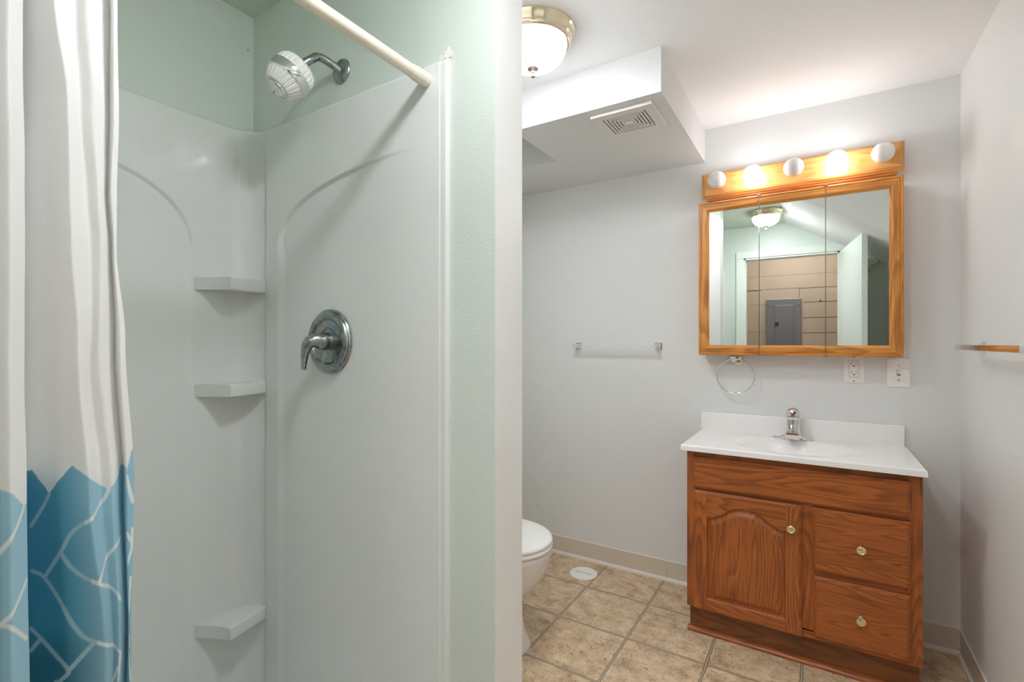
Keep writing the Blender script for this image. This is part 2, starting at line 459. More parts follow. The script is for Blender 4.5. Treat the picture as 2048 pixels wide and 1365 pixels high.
# hall beyond
YH = -1.2
b = MB()
b.box(-1.7, 1.3, YH - T, YH, 0, 2.3)
hallm = mottled('beige_painted_planks', (.27, .205, .15), (.30, .23, .175), 3, .7, bump=(60, .3, .002))
struct('wall_hall', b, hallm, 'beige painted plank wall of the hall, seen through the doorway in the mirror')
# plank joints as thin recessed battens: dark joint strips and board faces
b = MB()
joints = [(-1.7, -.52, 1.780, .010), (-.52, -.158, 1.787, .003), (-.158, 1.3, 1.782, .005), (-.13, 1.3, 1.632, .005), (-.13, 1.3, 1.467, .005), (-.13, 1.3, 1.308, .005), (-.13, 1.3, 1.15, .005),
          (-1.7, 1.3, 1.93, .002), (-1.7, -.47, 1.62, .002), (-1.7, -.47, 1.32, .002), (-.158, 1.3, .99, .004)]
for x0, x1, z, h in joints: b.box(x0, x1, YH - .003, YH + .0012, z - h / 2, z + h / 2)
b.box(-.162, -.158, YH - .003, YH + .0012, 1.675, 1.785)
for x, z in ((.03, 1.64), (.19, 1.66)): b.lathe([(.010, -.002), (.010, .0015), (0, .0018)], Matrix.Translation((x, YH, z)) @ Matrix.Rotation(-PI / 2, 4, 'X'), n=12)
struct('trim_2', b, 'black', 'dark open joints between the hall planks')
b = MB(); b.box(-1.7, 1.3, YH - T, -.12, 2.3, 2.4); struct('ceiling_hall', b, 'ceiling', 'hall ceiling')
b = MB(); b.box(-1.8, -1.7, YH - T, -.12, 0, 2.3); struct('wall_hall_left', b, hallm, 'left end wall of the hall')
b = MB(); b.box(1.3, 1.4, YH - T, -.12, 0, 2.3); struct('wall_hall_right', b, hallm, 'right end wall of the hall')
b = MB(); b.box(-1.7, 1.3, YH - T, -.12, -.1, -.001); b.box(-1.7, XL - T, -.12 - .001, -.12, 0, 2.3); b.box(XR + T, 1.3, -.13, -.12, 0, 2.3)
struct('floor_hall', b, 'floor', 'hall floor outside the doorway')
# electrical panel
ep = thing('electrical_panel', 'dark grey metal breaker panel on the plank wall, seen in the mirror', 'electrical panel', (-.305, YH, .98))
b = MB(); b.box(-.468, -.142, YH + .001, YH + .03, .98, 1.675, .004); build('panel_box', b, 'panel_grey', ep)
b = MB(); b.box(-.388, -.213, YH + .03, YH + .037, 1.02, 1.607, .002); pd = build('panel_door', b, 'panel_grey', ep)
b = MB(); b.box(-.384, -.350, YH + .037, YH + .045, 1.385, 1.425, .002); build('latch', b, 'black', pd)
for x, z in ((-.45, 1.60), (-.16, 1.60), (-.45, 1.1), (-.16, 1.1)):
    b = MB(); b.lathe([(.006, 0), (.005, .003), (0, .004)], Matrix.Translation((x, YH + .03, z)) @ Matrix.Rotation(-PI / 2, 4, 'X'), n=12); build('screw', b, 'black', ep)
# added fill panel in the hall, unseen: lights the lower room through the doorway
b = MB(); b.box(-.60, .20, -.85, -.45, 2.25, 2.30, .02, 3)
hl = build('ceiling_light', b, plain('hall_fill_panel', (.9, .9, .9), .4, emis=((1, .96, .93), E_HALL_FILL)), smooth=True)
tag(hl, 'added flat fill light panel, unseen, in the hall outside the doorway', 'ceiling light')
# brass hook arm on the door wall, behind the open door
hk = thing('robe_hook', 'polished brass curved arm with coiled end behind the open door, seen in the mirror', 'hook', (.425, YD, 1.85))
b = MB(); b.lathe([(.018, 0), (.018, .004), (.010, .008), (0, .009)], Matrix.Translation((.425, YD, 1.868)) @ Matrix.Rotation(-PI / 2, 4, 'X'), n=20)
build('mount', b, 'hookbrass', hk, smooth=True)
b = MB(); b.tube([(.425, YD + .004, 1.868), (.424, .0, 1.860), (.416, .01, 1.842), (.398, .018, 1.826), (.372, .02, 1.815), (.350, .02, 1.80), (.338, .02, 1.782)], .0045, 10)
build('arm', b, 'hookbrass', hk, smooth=True)
b = MB()
pts = []
for i in range(70):
    a = i / 69 * 5 * 2 * PI; r = .008 + .016 * i / 69
    pts.append((.340 + r * math.cos(a), .02 + .010 * (i / 69), 1.762 + r * math.sin(a)))
b.tube(pts, .0028, 8); build('coil', b, 'hookbrass', hk, smooth=True)

# ------------------------------------------------------------------ ceiling lights
def ceiling_light(cx, cy, k, strength, col, label):
    t = thing('ceiling_light', label, 'ceiling light', (cx, cy, ZC), 'dome ceiling lights')
    Z = Matrix.Translation((cx, cy, ZC)) @ Matrix.Diagonal((k, k, 1, 1))
    b = MB(); b.lathe([(.0, 0), (.138, 0), (.1405, -.003), (.1405, -.007), (.137, -.011), (.133, -.016), (.130, -.026), (.1265, -.030), (.127, -.034), (.1245, -.037), (.1235, -.043), (.120, -.046), (.110, -.046), (.108, -.040)], Z, n=96, cap=False)
    build('rim', b, 'brass', t, smooth=True)
    prof = []
    for i in range(17):
        u = i / 16 * PI / 2
        r = .113 * math.cos(u) ** .8 if i < 16 else 0
        prof.append((r, -.043 - .075 * math.sin(u)))
    b = MB(); b.lathe(prof, Z, n=256, cap=False, rib=lambda kk, r, i: r * (1 + .006 * (1 if i % 2 else -1)))
    build('glass_bowl', b, dome_mat('lit_ribbed_glass', strength, col), t, smooth=True, angle=180)
    b = MB(); b.lathe([(0, -.112), (.018, -.112), (.021, -.116), (.019, -.122), (.008, -.125), (.0055, -.128), (.008, -.131), (.0085, -.135), (.006, -.138), (.0075, -.142), (.0075, -.147), (0, -.151)], Matrix.Translation((cx, cy, ZC)), n=28, cap=False)
    build('finial', b, 'finial', t, smooth=True)
    return t
ceiling_light(-.805, 1.42, 1.0, E_DOME_A, (.93, .96, 1), 'brass-rimmed glass dome ceiling light half hidden behind the stub wall, near the soffit')
ceiling_light(-.342, .50, .88, E_DOME_B, (.94, .965, 1), 'brass-rimmed glass dome ceiling light reflected in the cabinet mirror')

# ------------------------------------------------------------------ exhaust fan grille
vx0, vx1, vy0, vy1 = -.741, -.507, 1.757, 1.976
vt = thing('exhaust_fan_grille', 'square white louvred exhaust fan cover under the soffit', 'vent', ((vx0 + vx1) / 2, (vy0 + vy1) / 2, SZ))
b = MB()
def ring_frame(b, x0, x1, y0, y1, wd, z0, z1, mi=0):
    for (a0, a1, c0, c1) in ((x0, x1, y0, y0 + wd), (x0, x1, y1 - wd, y1), (x0, x0 + wd, y0 + wd, y1 - wd), (x1 - wd, x1, y0 + wd, y1 - wd)):
        b.box(a0, a1, c0, c1, z0, z1)
ring_frame(b, vx0, vx1, vy0, vy1, .034, SZ - .014, SZ - .0005)
bo = build('frame', b, 'grille_plastic', vt)
b = MB(); b.box(vx0 + .03, vx1 - .03, vy0 + .03, vy1 - .03, SZ - .003, SZ - .0008); build('backing', b, 'dark', vt)
b = MB()
w0 = .034; step = .0155
for k in range(5):
    o_ = w0 + .0045 + k * .0128
    x0, x1, y0, y1 = vx0 + o_, vx1 - o_, vy0 + o_, vy1 - o_
    ring_frame(b, x0, x1, y0, y1, .0086, SZ - .0125, SZ - .0110)
o_ = w0 + .0045 + 5 * .0128
b.box(vx0 + o_, vx1 - o_, vy0 + o_, vy1 - o_, SZ - .0125, SZ - .003)
build('louvre', b, 'grille_plastic', vt)
b = MB(); b.box(-.640, -.608, 1.858, 1.874, SZ - .0135, SZ - .012); build('badge', b, 'plastic', vt)

# ------------------------------------------------------------------ shower stall
ss = thing('shower_stall', 'white fibreglass shower surround with arched panels', 'shower stall', (-1.12, .43, 0))
TOPZ = 1.864
def top_round(z, d, r=.014):
    """depth multiplier so the top edge rolls back to the wall"""
    if z <= TOPZ - r: return d
    q = (z - (TOPZ - r)) / r
    return d * math.sqrt(max(0, 1 - q * q))
def zs_list():
    a = lin(.09, 1.25, 60) + lin(1.256, 1.70, 120) + lin(1.71, TOPZ - .016, 20)
    a += [TOPZ - .014 + .014 * math.sin(i / 8 * PI / 2) for i in range(9)]
    return a
# back panel wraps round the far corner and stops at the seam
RC = .075; OFF = .012
BX = XL + OFF; BY = YP0 - .010
seamX = -1.4365
def back_path(u):
    """u: metres along the panel; returns point (x,y), inward normal"""
    L1 = (BY - RC) - (YD + .004)
    if u < L1: return BX, YD + .004 + u, 1, 0
    a = (u - L1) / RC
    if a < PI / 2:
        return BX + RC - RC * math.cos(a), BY - RC + RC * math.sin(a), math.cos(a), -math.sin(a)
    e = u - L1 - RC * PI / 2
    return BX + RC + e, BY, 0, -1
L1 = (BY - RC) - (YD + .004); UT = L1 + RC * PI / 2 + (seamX - (BX + RC))
def arch_in(dh, dz, a, bb, z0, n=2.0):
    """signed distance-like value, + inside an arch of half width a, spring height z0"""
    if dz < z0: return a - abs(dh)
    h_, v_ = abs(dh) / a, (dz - z0) / bb
    q = h_ ** n + v_ ** n
    gx = h_ ** (n - 1) / a; gz = v_ ** (n - 1) / bb
    g = math.hypot(gx, gz)
    return min(a - abs(dh), bb) if g < 1e-6 else min((1 - q) / (n * g), a - abs(dh) if q < 1 else 1e9)
def back_fn(u, z):
    x, y, nx, ny = back_path(u)
    d = OFF
    ins = arch_in(y - .43, z, .272, .195, 1.48)
    # crisp at the crown of the arch, melting away down the jambs
    wd = .004 + .02 * sstep(1.55, 1.40, z)
    rec = -.008 * sstep(0, wd, ins) * (.35 + .65 * sstep(1.2, 1.55, z)) if u < L1 else 0
    # the shelf column bows out a touch beside the arch
    dd = top_round(z, OFF) - OFF + rec
    return (x + nx * dd, y + ny * dd, z)
us = lin(0, .38, 30) + lin(.386, .74, 90) + lin(.745, UT, 40)
b = MB(); b.grid(back_fn, us, zs_list())
build('back_panel', b, 'fibreglass', ss, smooth=True, angle=60, recalc=False)
HY = YP0 - .015; XE = -.722
def head_fn(sgn, wallY):
    def f(x, z):
        d = .015
        zz = z
        ex = 1.0
        if x > XE - .024: ex = 1 - .10 * sstep(XE - .021, XE - .0175, x)      # small bead line, then a near-flat flange
        if x > XE - .003: q = (x - (XE - .003)) / .003; ex *= math.sqrt(max(0, 1 - q * q))
        if x < seamX + .004: q = (seamX + .004 - x) / .004; ex = math.sqrt(max(0, 1 - q * q))
        d = top_round(z, d) * ex
        bead = 0
        n = 2.35
        ins = arch_in(min(0, x + .80), z, .575, .195, 1.48, n)
        fade = sstep(-.80, -1.08, x)
        rec = .009 * sstep(0, .004 + .03 * sstep(1.56, 1.44, z), ins) * fade * (.5 + .5 * sstep(1.2, 1.55, z))
        # broad smooth swelling where the jamb of the arch turns into the flat
        return (x, wallY - sgn * (d + bead * ex - rec), z)
    return f
xs = [seamX + .004 * i / 4 for i in range(5)] + lin(seamX + .008, -1.30, 34) + lin(-1.296, XE - .035, 120) + [XE - .032 + .029 * i / 24 for i in range(25)] + [XE - .003 + .003 * math.sin(i / 8 * PI / 2) for i in range(1, 9)]
b = MB(); b.grid(head_fn(1, YP0), xs, zs_list())
sp_ = build('side_panel', b, 'fibreglass', ss, smooth=True, angle=60, recalc=False)
b = MB(); b.grid(head_fn(-1, YD), list(reversed(xs)), zs_list())
build('side_panel', b, 'fibreglass', ss, smooth=True, angle=60, recalc=False)
# shower pan with curb
b = MB()
def pan_fn(x, y):
    d = min(x - XL, XE - x, y - YD, YP0 - y)
    z = .03 + .075 * (1 - sstep(.03, .09, d))
    if d < .012: z -= .012 * (1 - d / .012) ** 2
    return (x, y, z)
b.grid(pan_fn, lin(XL + .001, XE, 50), lin(YD + .002, YP0 - .002, 50))
b.box(XE - .004, XE, YD + .002, YP0 - .002, 0, .093)
build('pan', b, 'fibreglass', ss, smooth=True, angle=50)
# corner shelves
def shelf(zt, thick=.036):
    A = Vector((BX - .004, .700)); V = Vector((-1.412, .752)); R_ = Vector((seamX + .001, .872))
    edge = []
    for i in range(11):           # slightly hollow left edge
        q = i / 10; p = A.lerp(V, q); nrm = Vector((-(V - A).y, (V - A).x)).normalized()
        edge.append(p + nrm * (.007 * math.sin(q * PI)))
    edge += [R_]
    # back of the shelf follows the coved corner, slightly inside the panel
    back = []
    for i in range(12):
        a = PI / 2 * (1 - i / 11)
        back.append(Vector((BX + RC - (RC + .004) * math.cos(a), BY - RC + (RC + .004) * math.sin(a))))
    poly = [(p.x, p.y) for p in edge + back]
    b = MB(); b.prism(poly, zt - thick, zt, .004, 3)
    # hollow cone support under it melting into the corner
    return b
for zt in (1.393, 1.085, .392):
    build('shelf', shelf(zt), 'fibreglass', ss, smooth=True, angle=30)

# ------------------------------------------------------------------ shower valve
vc = Vector((-1.133, HY + .002, 1.208))
sv = thing('shower_valve', 'round dull chrome shower mixer valve with lever on the surround', 'shower valve', vc)
FX = Matrix.Translation(vc) @ Matrix.Rotation(PI / 2, 4, 'X')      # local +Z -> -Y (towards the bather)
b = MB(); b.lathe([(.088, 0), (.088, .004), (.0845, .0075), (.0825, .007), (.081, .011), (.076, .0150), (.069, .0155), (.0635, .0125), (.0615, .0075), (.060, .0065), (.0585, .0085), (.02, .0095), (0, .0095)], FX, n=80, cap=False)
build('escutcheon', b, 'nickel', sv, smooth=True, angle=50)
# temperature arcs, hot and cold
for nm, cc, a0, a1, rr in (('hot_mark', (.45, .05, .02), 100, 150, .033), ('cold_mark', (.03, .12, .35), 30, 100, .037)):
    b = MB(); pts = [FX @ Vector((rr * math.cos(math.radians(a)), rr * math.sin(math.radians(a)), .0098)) for a in lin(a0, a1, 16)]
    b.tube(pts, .0014, 6); build(nm, b, plain(nm, cc, .4), sv, smooth=True)
b = MB()
b.lathe([(.024, .009), (.023, .030), (.021, .034), (.019, .040), (.0, .041)], FX, n=40)
hub = build('hub', b, 'nickel', sv, smooth=True, angle=50)
b = MB()
pts = [(.004, .0, .030), (-.002, .004, .046), (-.008, -.002, .058), (-.0125, -.015, .064), (-.016, -.034, .067), (-.018, -.055, .068), (-.019, -.074, .0685)]
rad = [(.021, .019), (.022, .019), (.021, .017), (.018, .014), (.0175, .010), (.0205, .008), (.0245, .0065)]
# rows of an elliptical section, wide across, thin front to back
rings = []
prev = None
for (px_, py_, pz_), (ra, rb) in zip(pts, rad):
    pass
b.tube([FX @ Vector(p) for p in pts], rad, 24)
build('lever', b, 'nickel', sv, smooth=True, angle=60)

# ------------------------------------------------------------------ shower head
sh = thing('showerhead', 'white and chrome filtered shower head on a bent chrome arm', 'shower head', (-1.10, YP0, 1.945))
fl = Vector((-1.10, YP0, 1.945))
b = MB(); b.lathe([(.034, 0), (.034, .002), (.031, .006), (.020, .010), (.012, .011), (0, .011)], Matrix.Translation(fl) @ Matrix.Rotation(PI / 2, 4, 'X'), n=48)
build('flange', b, 'nickel', sh, smooth=True, angle=50)
ax = Vector((-.28, -.54, -.79)).normalized()
P = Vector((-1.143, .758, 1.886))
back = P - ax * .050
ctrl = [fl + Vector((0, -.004, -.002)), fl + Vector((-.008, -.030, .010)), fl + Vector((-.018, -.060, .016)), back - ax * .022 + Vector((.003, .004, 0)), back - ax * .004, back + ax * .01]
def catmull(P_, n=8):
    P_ = [Vector(p) for p in P_]; out = []
    Q = [P_[0] * 2 - P_[1]] + P_ + [P_[-1] * 2 - P_[-2]]
    for i in range(1, len(Q) - 2):
        p0, p1, p2, p3 = Q[i - 1:i + 3]
        for k in range(n):
            t_ = k / n
            out.append(.5 * ((2 * p1) + (p2 - p0) * t_ + (2 * p0 - 5 * p1 + 4 * p2 - p3) * t_ ** 2 + (3 * p1 - p0 - 3 * p2 + p3) * t_ ** 3))
    out.append(P_[-1]); return out
b = MB(); b.tube(catmull(ctrl), .0105, 20)
build('arm', b, 'nickel', sh, smooth=True, angle=60)
q = Vector((0, 0, 1)).rotation_difference(ax).to_matrix().to_4x4()
HM = Matrix.Translation(P) @ q
white = plain('white_shower_plastic', (.83, .83, .81), .3)
b = MB(); b.lathe([(0, -.052), (.014, -.052), (.016, -.046), (.034, -.042), (.044, -.036), (.0495, -.028), (.0515, -.018), (.0515, -.006)], HM, n=96, rib=lambda k, r, i: r * (1 - (.05 if (i % 4 == 0 and k >= 4) else 0)))
build('housing', b, white, sh, smooth=True, angle=25)
b = MB(); b.lathe([(.0515, -.008), (.0535, -.006), (.0540, .014), (.0520, .018), (.048, .019)], HM, n=72)
build('band', b, 'chrome', sh, smooth=True)
b = MB(); b.lathe([(.0505, .017), (.047, .026), (.040, .040), (.034, .047), (.030, .048)], HM, n=96, rib=lambda k, r, i: r * (1 - (.07 if i % 4 == 0 else 0)))
build('spray_collar', b, white, sh, smooth=True, angle=25)
b = MB(); b.lathe([(.028, .046), (.0275, .052), (.0245, .054), (.023, .051), (.018, .0515), (.017, .053), (.010, .053), (.009, .0515), (0, .052)], HM, n=48, cap=False)
build('spray_face', b, 'chrome', sh, smooth=True)

# ------------------------------------------------------------------ curtain rod
XRD, ZRD = -.780, 1.822
rd = thing('curtain_rod', 'cream enamelled tension rod across the shower opening', 'curtain rod', (XRD, .43, ZRD))
RX = Matrix.Translation((XRD, 0, ZRD)) @ Matrix.Rotation(-PI / 2, 4, 'X')     # local z -> +y
b = MB(); b.lathe([(.0125, YD + .02), (.0125, .55), (.0138, .551), (.0138, YP0 - .055)], RX, n=32); build('pole', b, 'rod', rd, smooth=True)
for y0, sg in ((HY + .001, -1), (YD + .014, 1)):
    b = MB(); b.lathe([(.0165, 0), (.0165, .003), (.0158, .006), (.0165, .010), (.0165, .026), (.0155, .030), (.0165, .033), (.0165, .040), (.0150, .044), (.0145, .058)],
                      Matrix.Translation((XRD, y0, ZRD)) @ Matrix.Rotation(-sg * PI / 2, 4, 'X'), n=32)
    build('end_cap', b, 'rod', rd, smooth=True)

# ------------------------------------------------------------------ shower curtain
#CURTAIN_BEGIN
ZL = [1.616, 1.496, 1.4, 1.328, 1.206, 1.016, 0.798]
CK = [   # (x, y at each of those heights), from the free edge inwards
    (-0.77, [0.2663, 0.2679, 0.2658, 0.2652, 0.275, 0.2849, 0.2805]),
    (-0.768, [0.2603, 0.2603, 0.2577, 0.2608, 0.2667, 0.2742, 0.2775]),
    (-0.8, [0.2657, 0.2646, 0.263, 0.2673, 0.2728, 0.2823, 0.288]),
    (-0.778, [0.2481, 0.2532, 0.2527, 0.2574, 0.2605, 0.2691, 0.2767]),
    (-0.772, [0.2342, 0.2401, 0.2441, 0.2482, 0.2482, 0.2617, 0.2691]),
    (-0.783, [0.2258, 0.2306, 0.2375, 0.2405, 0.2425, 0.2517, 0.2665]),
    (-0.764, [0.202, 0.2152, 0.2166, 0.218, 0.2246, 0.2366, 0.2533]),
    (-0.79, [0.1962, 0.203, 0.2039, 0.2052, 0.2089, 0.2135, 0.2215]),
    (-0.835, [0.1882, 0.1882, 0.1882, 0.1882, 0.1891, 0.1909, 0.1918]),
    (-0.79, [0.1726, 0.1726, 0.1726, 0.1726, 0.1735, 0.1751, 0.1768]),
    (-0.745, [0.1727, 0.1727, 0.1727, 0.1727, 0.1735, 0.1752, 0.1768]),
    (-0.72, [0.1555, 0.1555, 0.1555, 0.1555, 0.1555, 0.157, 0.1577]),
    (-0.735, [0.1401, 0.1401, 0.1401, 0.1401, 0.1401, 0.1401, 0.1401]),
    (-0.79, [0.1318, 0.1318, 0.1318, 0.1318, 0.1318, 0.1318, 0.1318]),
    (-0.83, [0.1199, 0.1199, 0.1199, 0.1199, 0.1199, 0.1199, 0.1199]),
    (-0.78, [0.0897, 0.0897, 0.0897, 0.0897, 0.0897, 0.0897, 0.0897]),
    (-0.74, [0.0595, 0.0595, 0.0595, 0.0595, 0.0595, 0.0595, 0.0595]),
    (-0.8, [0.0445, 0.0445, 0.0445, 0.0445, 0.0445, 0.0445, 0.0445]),
    (-0.77, [0.0155, 0.0155, 0.0155, 0.0155, 0.0155, 0.0155, 0.0155])]
SH = [0.0109, 0.033, 0.0257, 0.0095, 0.0149, 0.0243, 0.0348, 0.0504, 0.0477, 0.045, 0.0309, 0.0226, 0.0556, 0.0417, 0.0584, 0.0501, 0.0618, 0.0417]

def _interp(z, col):
    zs = ZL
    if z >= zs[0]: return col[0]
    if z <= zs[-1]: return col[-1]
    for i in range(len(zs) - 1):
        if zs[i] >= z >= zs[i + 1]:
            t_ = (zs[i] - z) / (zs[i] - zs[i + 1]); t_ = t_ * t_ * (3 - 2 * t_)
            return col[i] * (1 - t_) + col[i + 1] * t_
def curtain_row(z, n):
    """plan positions of the folded cloth at height z, n points evenly spread along the cloth, free edge first"""
    P = [(k[0], _interp(z, k[1])) for k in CK]
    seg = [math.hypot(P[i + 1][0] - P[i][0], P[i + 1][1] - P[i][1]) for i in range(len(P) - 1)]
    # each fold keeps a fixed share of the cloth so the print stays put
    tot = sum(SH); out = []; acc = 0; i = 0
    for j in range(n):
        s = tot * j / (n - 1)
        while i < len(SH) - 1 and s > acc + SH[i]: acc += SH[i]; i += 1
        t_ = (s - acc) / SH[i]
        out.append((P[i][0] + (P[i + 1][0] - P[i][0]) * t_, P[i][1] + (P[i + 1][1] - P[i][1]) * t_))
    ker = (.04, .08, .12, .16, .2, .16, .12, .08, .04)
    sm = []
    for j in range(n):
        a = b_ = 0
        for k, w_ in zip(range(-4, 5), ker):
            q_ = out[min(n - 1, max(0, j + k))]; a += q_[0] * w_; b_ += q_[1] * w_
        sm.append((a, b_))
    return sm
PRINT_TOP = [(0.0022, 1.062), (0.011, 1.032), (0.011, 1.04), (0.0573, 1.038), (0.0727, 1.024), (0.0838, 1.014), (0.1168, 1.034), (0.1366, 1.052), (0.1653, 1.018), (0.1895, 1.046), (0.3042, 1.024), (0.3262, 1.044), (0.3372, 1.05)]
PRINT_LINES = [[(0.3042, 1.024), (0.3152, 1.01), (0.3284, 0.996), (0.3372, 0.984)], [(0.2997, 0.942), (0.3174, 0.926), (0.335, 0.91)], [(0.3372, 0.908), (0.3262, 0.902), (0.3019, 0.878)], [(0.1653, 1.018), (0.1763, 1.0), (0.1917, 0.978)], [(0.0838, 1.014), (0.0948, 0.998), (0.1366, 0.974), (0.1543, 0.946), (0.1763, 0.914)], [(0.1543, 0.946), (0.1433, 0.924), (0.1234, 0.904), (0.086, 0.882), (0.0749, 0.868)], [(0.1917, 0.922), (0.1763, 0.914), (0.1587, 0.884), (0.1455, 0.85), (0.13, 0.828), (0.0793, 0.8)], [(0.0683, 0.948), (0.0882, 0.932), (0.1212, 0.902)], [(0.194, 0.85), (0.1807, 0.836), (0.1653, 0.816), (0.1521, 0.796), (0.1609, 0.784)], [(0.1521, 0.796), (0.13, 0.826)], [(0.1829, 0.836), (0.194, 0.822)], [(0.0771, 0.798), (0.0793, 0.78), (0.0815, 0.76)], [(0.011, 1.03), (0.0066, 1.01), (0.0022, 0.994)], [(0.011, 0.954), (0.0022, 0.936), (0.011, 0.914)], [(0.0022, 0.958), (0.0022, 0.936)], [(0.0044, 0.894), (0.0088, 0.852)], [(0.0088, 0.818), (0.0088, 0.804)]]
#CURTAIN_END

NC = 560
def seg_d(px_, pz_, a, b_):
    ax_, az = a; bx, bz = b_; dx, dz = bx - ax_, bz - az
    t_ = max(0, min(1, ((px_ - ax_) * dx + (pz_ - az) * dz) / (dx * dx + dz * dz + 1e-12)))
    return math.hypot(px_ - ax_ - dx * t_, pz_ - az - dz * t_)
ALL = []
def smooth_line(L_):
    if len(L_) < 3: return L_
    return [(v.x, v.y) for v in catmull([Vector((a_, b_, 0)) for a_, b_ in L_], 5)]
for k in range(4):
    for ds in (0, .36):
        for L_ in PRINT_LINES:
            if ds and (min(q[0] for q in L_) < .02): continue
            Q_ = smooth_line([(s_ + ds, z_ - .235 * k) for s_, z_ in L_])
            for a_, b_ in zip(Q_, Q_[1:]):
                ALL.append((a_, b_, min(a_[0], b_[0]) - .005, max(a_[0], b_[0]) + .005, min(a_[1], b_[1]) - .005, max(a_[1], b_[1]) + .005))
PT = PRINT_TOP + [(s_ + .36, z_) for s_, z_ in PRINT_TOP if s_ > .02]
def top_at(s_):
    if s_ <= PT[0][0]: return PT[0][1]
    for (a_, za), (b_, zb) in zip(PT, PT[1:]):
        if a_ <= s_ <= b_: return za + (zb - za) * (s_ - a_) / max(1e-6, b_ - a_)
    return PT[-1][1]
def print_colour(s_, z):
    white_ = (.86, .855, .85)
    tz = top_at(s_)
    if z > tz + .0012: return white_
    d = 9
    for a_, b_, x0, x1, z0, z1 in ALL:
        if x0 < s_ < x1 and z0 < z < z1: d = min(d, seg_d(s_, z, a_, b_))
    # dye deepens downward; the middle strip has fold shade painted into its blue
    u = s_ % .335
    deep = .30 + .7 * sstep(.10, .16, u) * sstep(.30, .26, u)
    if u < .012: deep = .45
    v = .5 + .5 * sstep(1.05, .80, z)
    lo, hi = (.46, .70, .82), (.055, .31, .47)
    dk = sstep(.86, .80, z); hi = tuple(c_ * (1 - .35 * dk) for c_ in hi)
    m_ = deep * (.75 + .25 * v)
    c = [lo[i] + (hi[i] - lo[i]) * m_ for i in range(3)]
    wm = sstep(.0030, .0018, d)
    wc = (.80, .84, .86) if deep < .6 else (.42, .60, .68)
    return tuple(c[i] * (1 - wm) + wc[i] * wm for i in range(3))
b = MB()
zz = lin(ZRD - .03, 1.10, 90) + lin(1.0985, .76, 270) + lin(.755, .10, 100)
tot_s = sum(SH)
rows = []
for z in zz:
    row = curtain_row(z, NC)
    vr = []
    for j, (x, y) in enumerate(row):
        s_ = tot_s * j / (NC - 1)
        # soft creases in the cloth
        wv = noise.noise(Vector((s_ * 9, z * 5.0, 3.1))) * .004 + noise.noise(Vector((s_ * 30, z * 11.0 + s_ * 30, 9.0))) * .0012
        f_ = sstep(0, .03, s_) * sstep(tot_s, tot_s - .05, s_)
        tp = sstep(1.80, 1.70, z)
        vr.append(b.bm.verts.new((x + wv * f_, y + .4 * wv * f_, z)))
    rows.append(vr)
for A, B in zip(rows, rows[1:]):
    for i in range(NC - 1): b.bm.faces.new((A[i], A[i + 1], B[i + 1], B[i]))
cl = b.bm.loops.layers.float_color.new('print')
cc_ = {}
for r_, z in zip(rows, zz):
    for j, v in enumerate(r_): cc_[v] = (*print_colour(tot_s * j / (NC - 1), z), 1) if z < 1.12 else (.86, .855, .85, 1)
for f in b.bm.faces:
    for l in f.loops: l[cl] = cc_[l.vert]
m, t, p = nt('printed_polyester'); L = t.links.new
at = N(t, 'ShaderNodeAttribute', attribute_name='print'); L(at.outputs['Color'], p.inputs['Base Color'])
p.inputs['Roughness'].default_value = .6; p.inputs['Sheen Weight'].default_value = .1
tr = N(t, 'ShaderNodeBsdfTranslucent'); L(at.outputs['Color'], tr.inputs[0])
mx = N(t, 'ShaderNodeMixShader', i_0=.12); L(p.outputs[0], mx.inputs[1]); L(tr.outputs[0], mx.inputs[2])
L(mx.outputs[0], t.nodes['Material Output'].inputs[0])
cur = build('shower_curtain', b, m, smooth=True, angle=180, recalc=False)
tag(cur, 'white fabric shower curtain with a blue and teal scale print along the bottom', 'shower curtain')
for y in (.03, .075, .12, .165, .215, .255):
    b = MB(); b.tube([(XRD + .021 * math.cos(a), y, ZRD - .004 + .024 * math.sin(a)) for a in [2 * PI * i / 32 for i in range(32)]], .0016, 8, closed=True)
    o = build('curtain_ring', b, 'chrome', smooth=True); tag(o, 'chrome curtain ring holding the curtain on the cream rod', 'curtain ring', 'curtain rings on the rod')

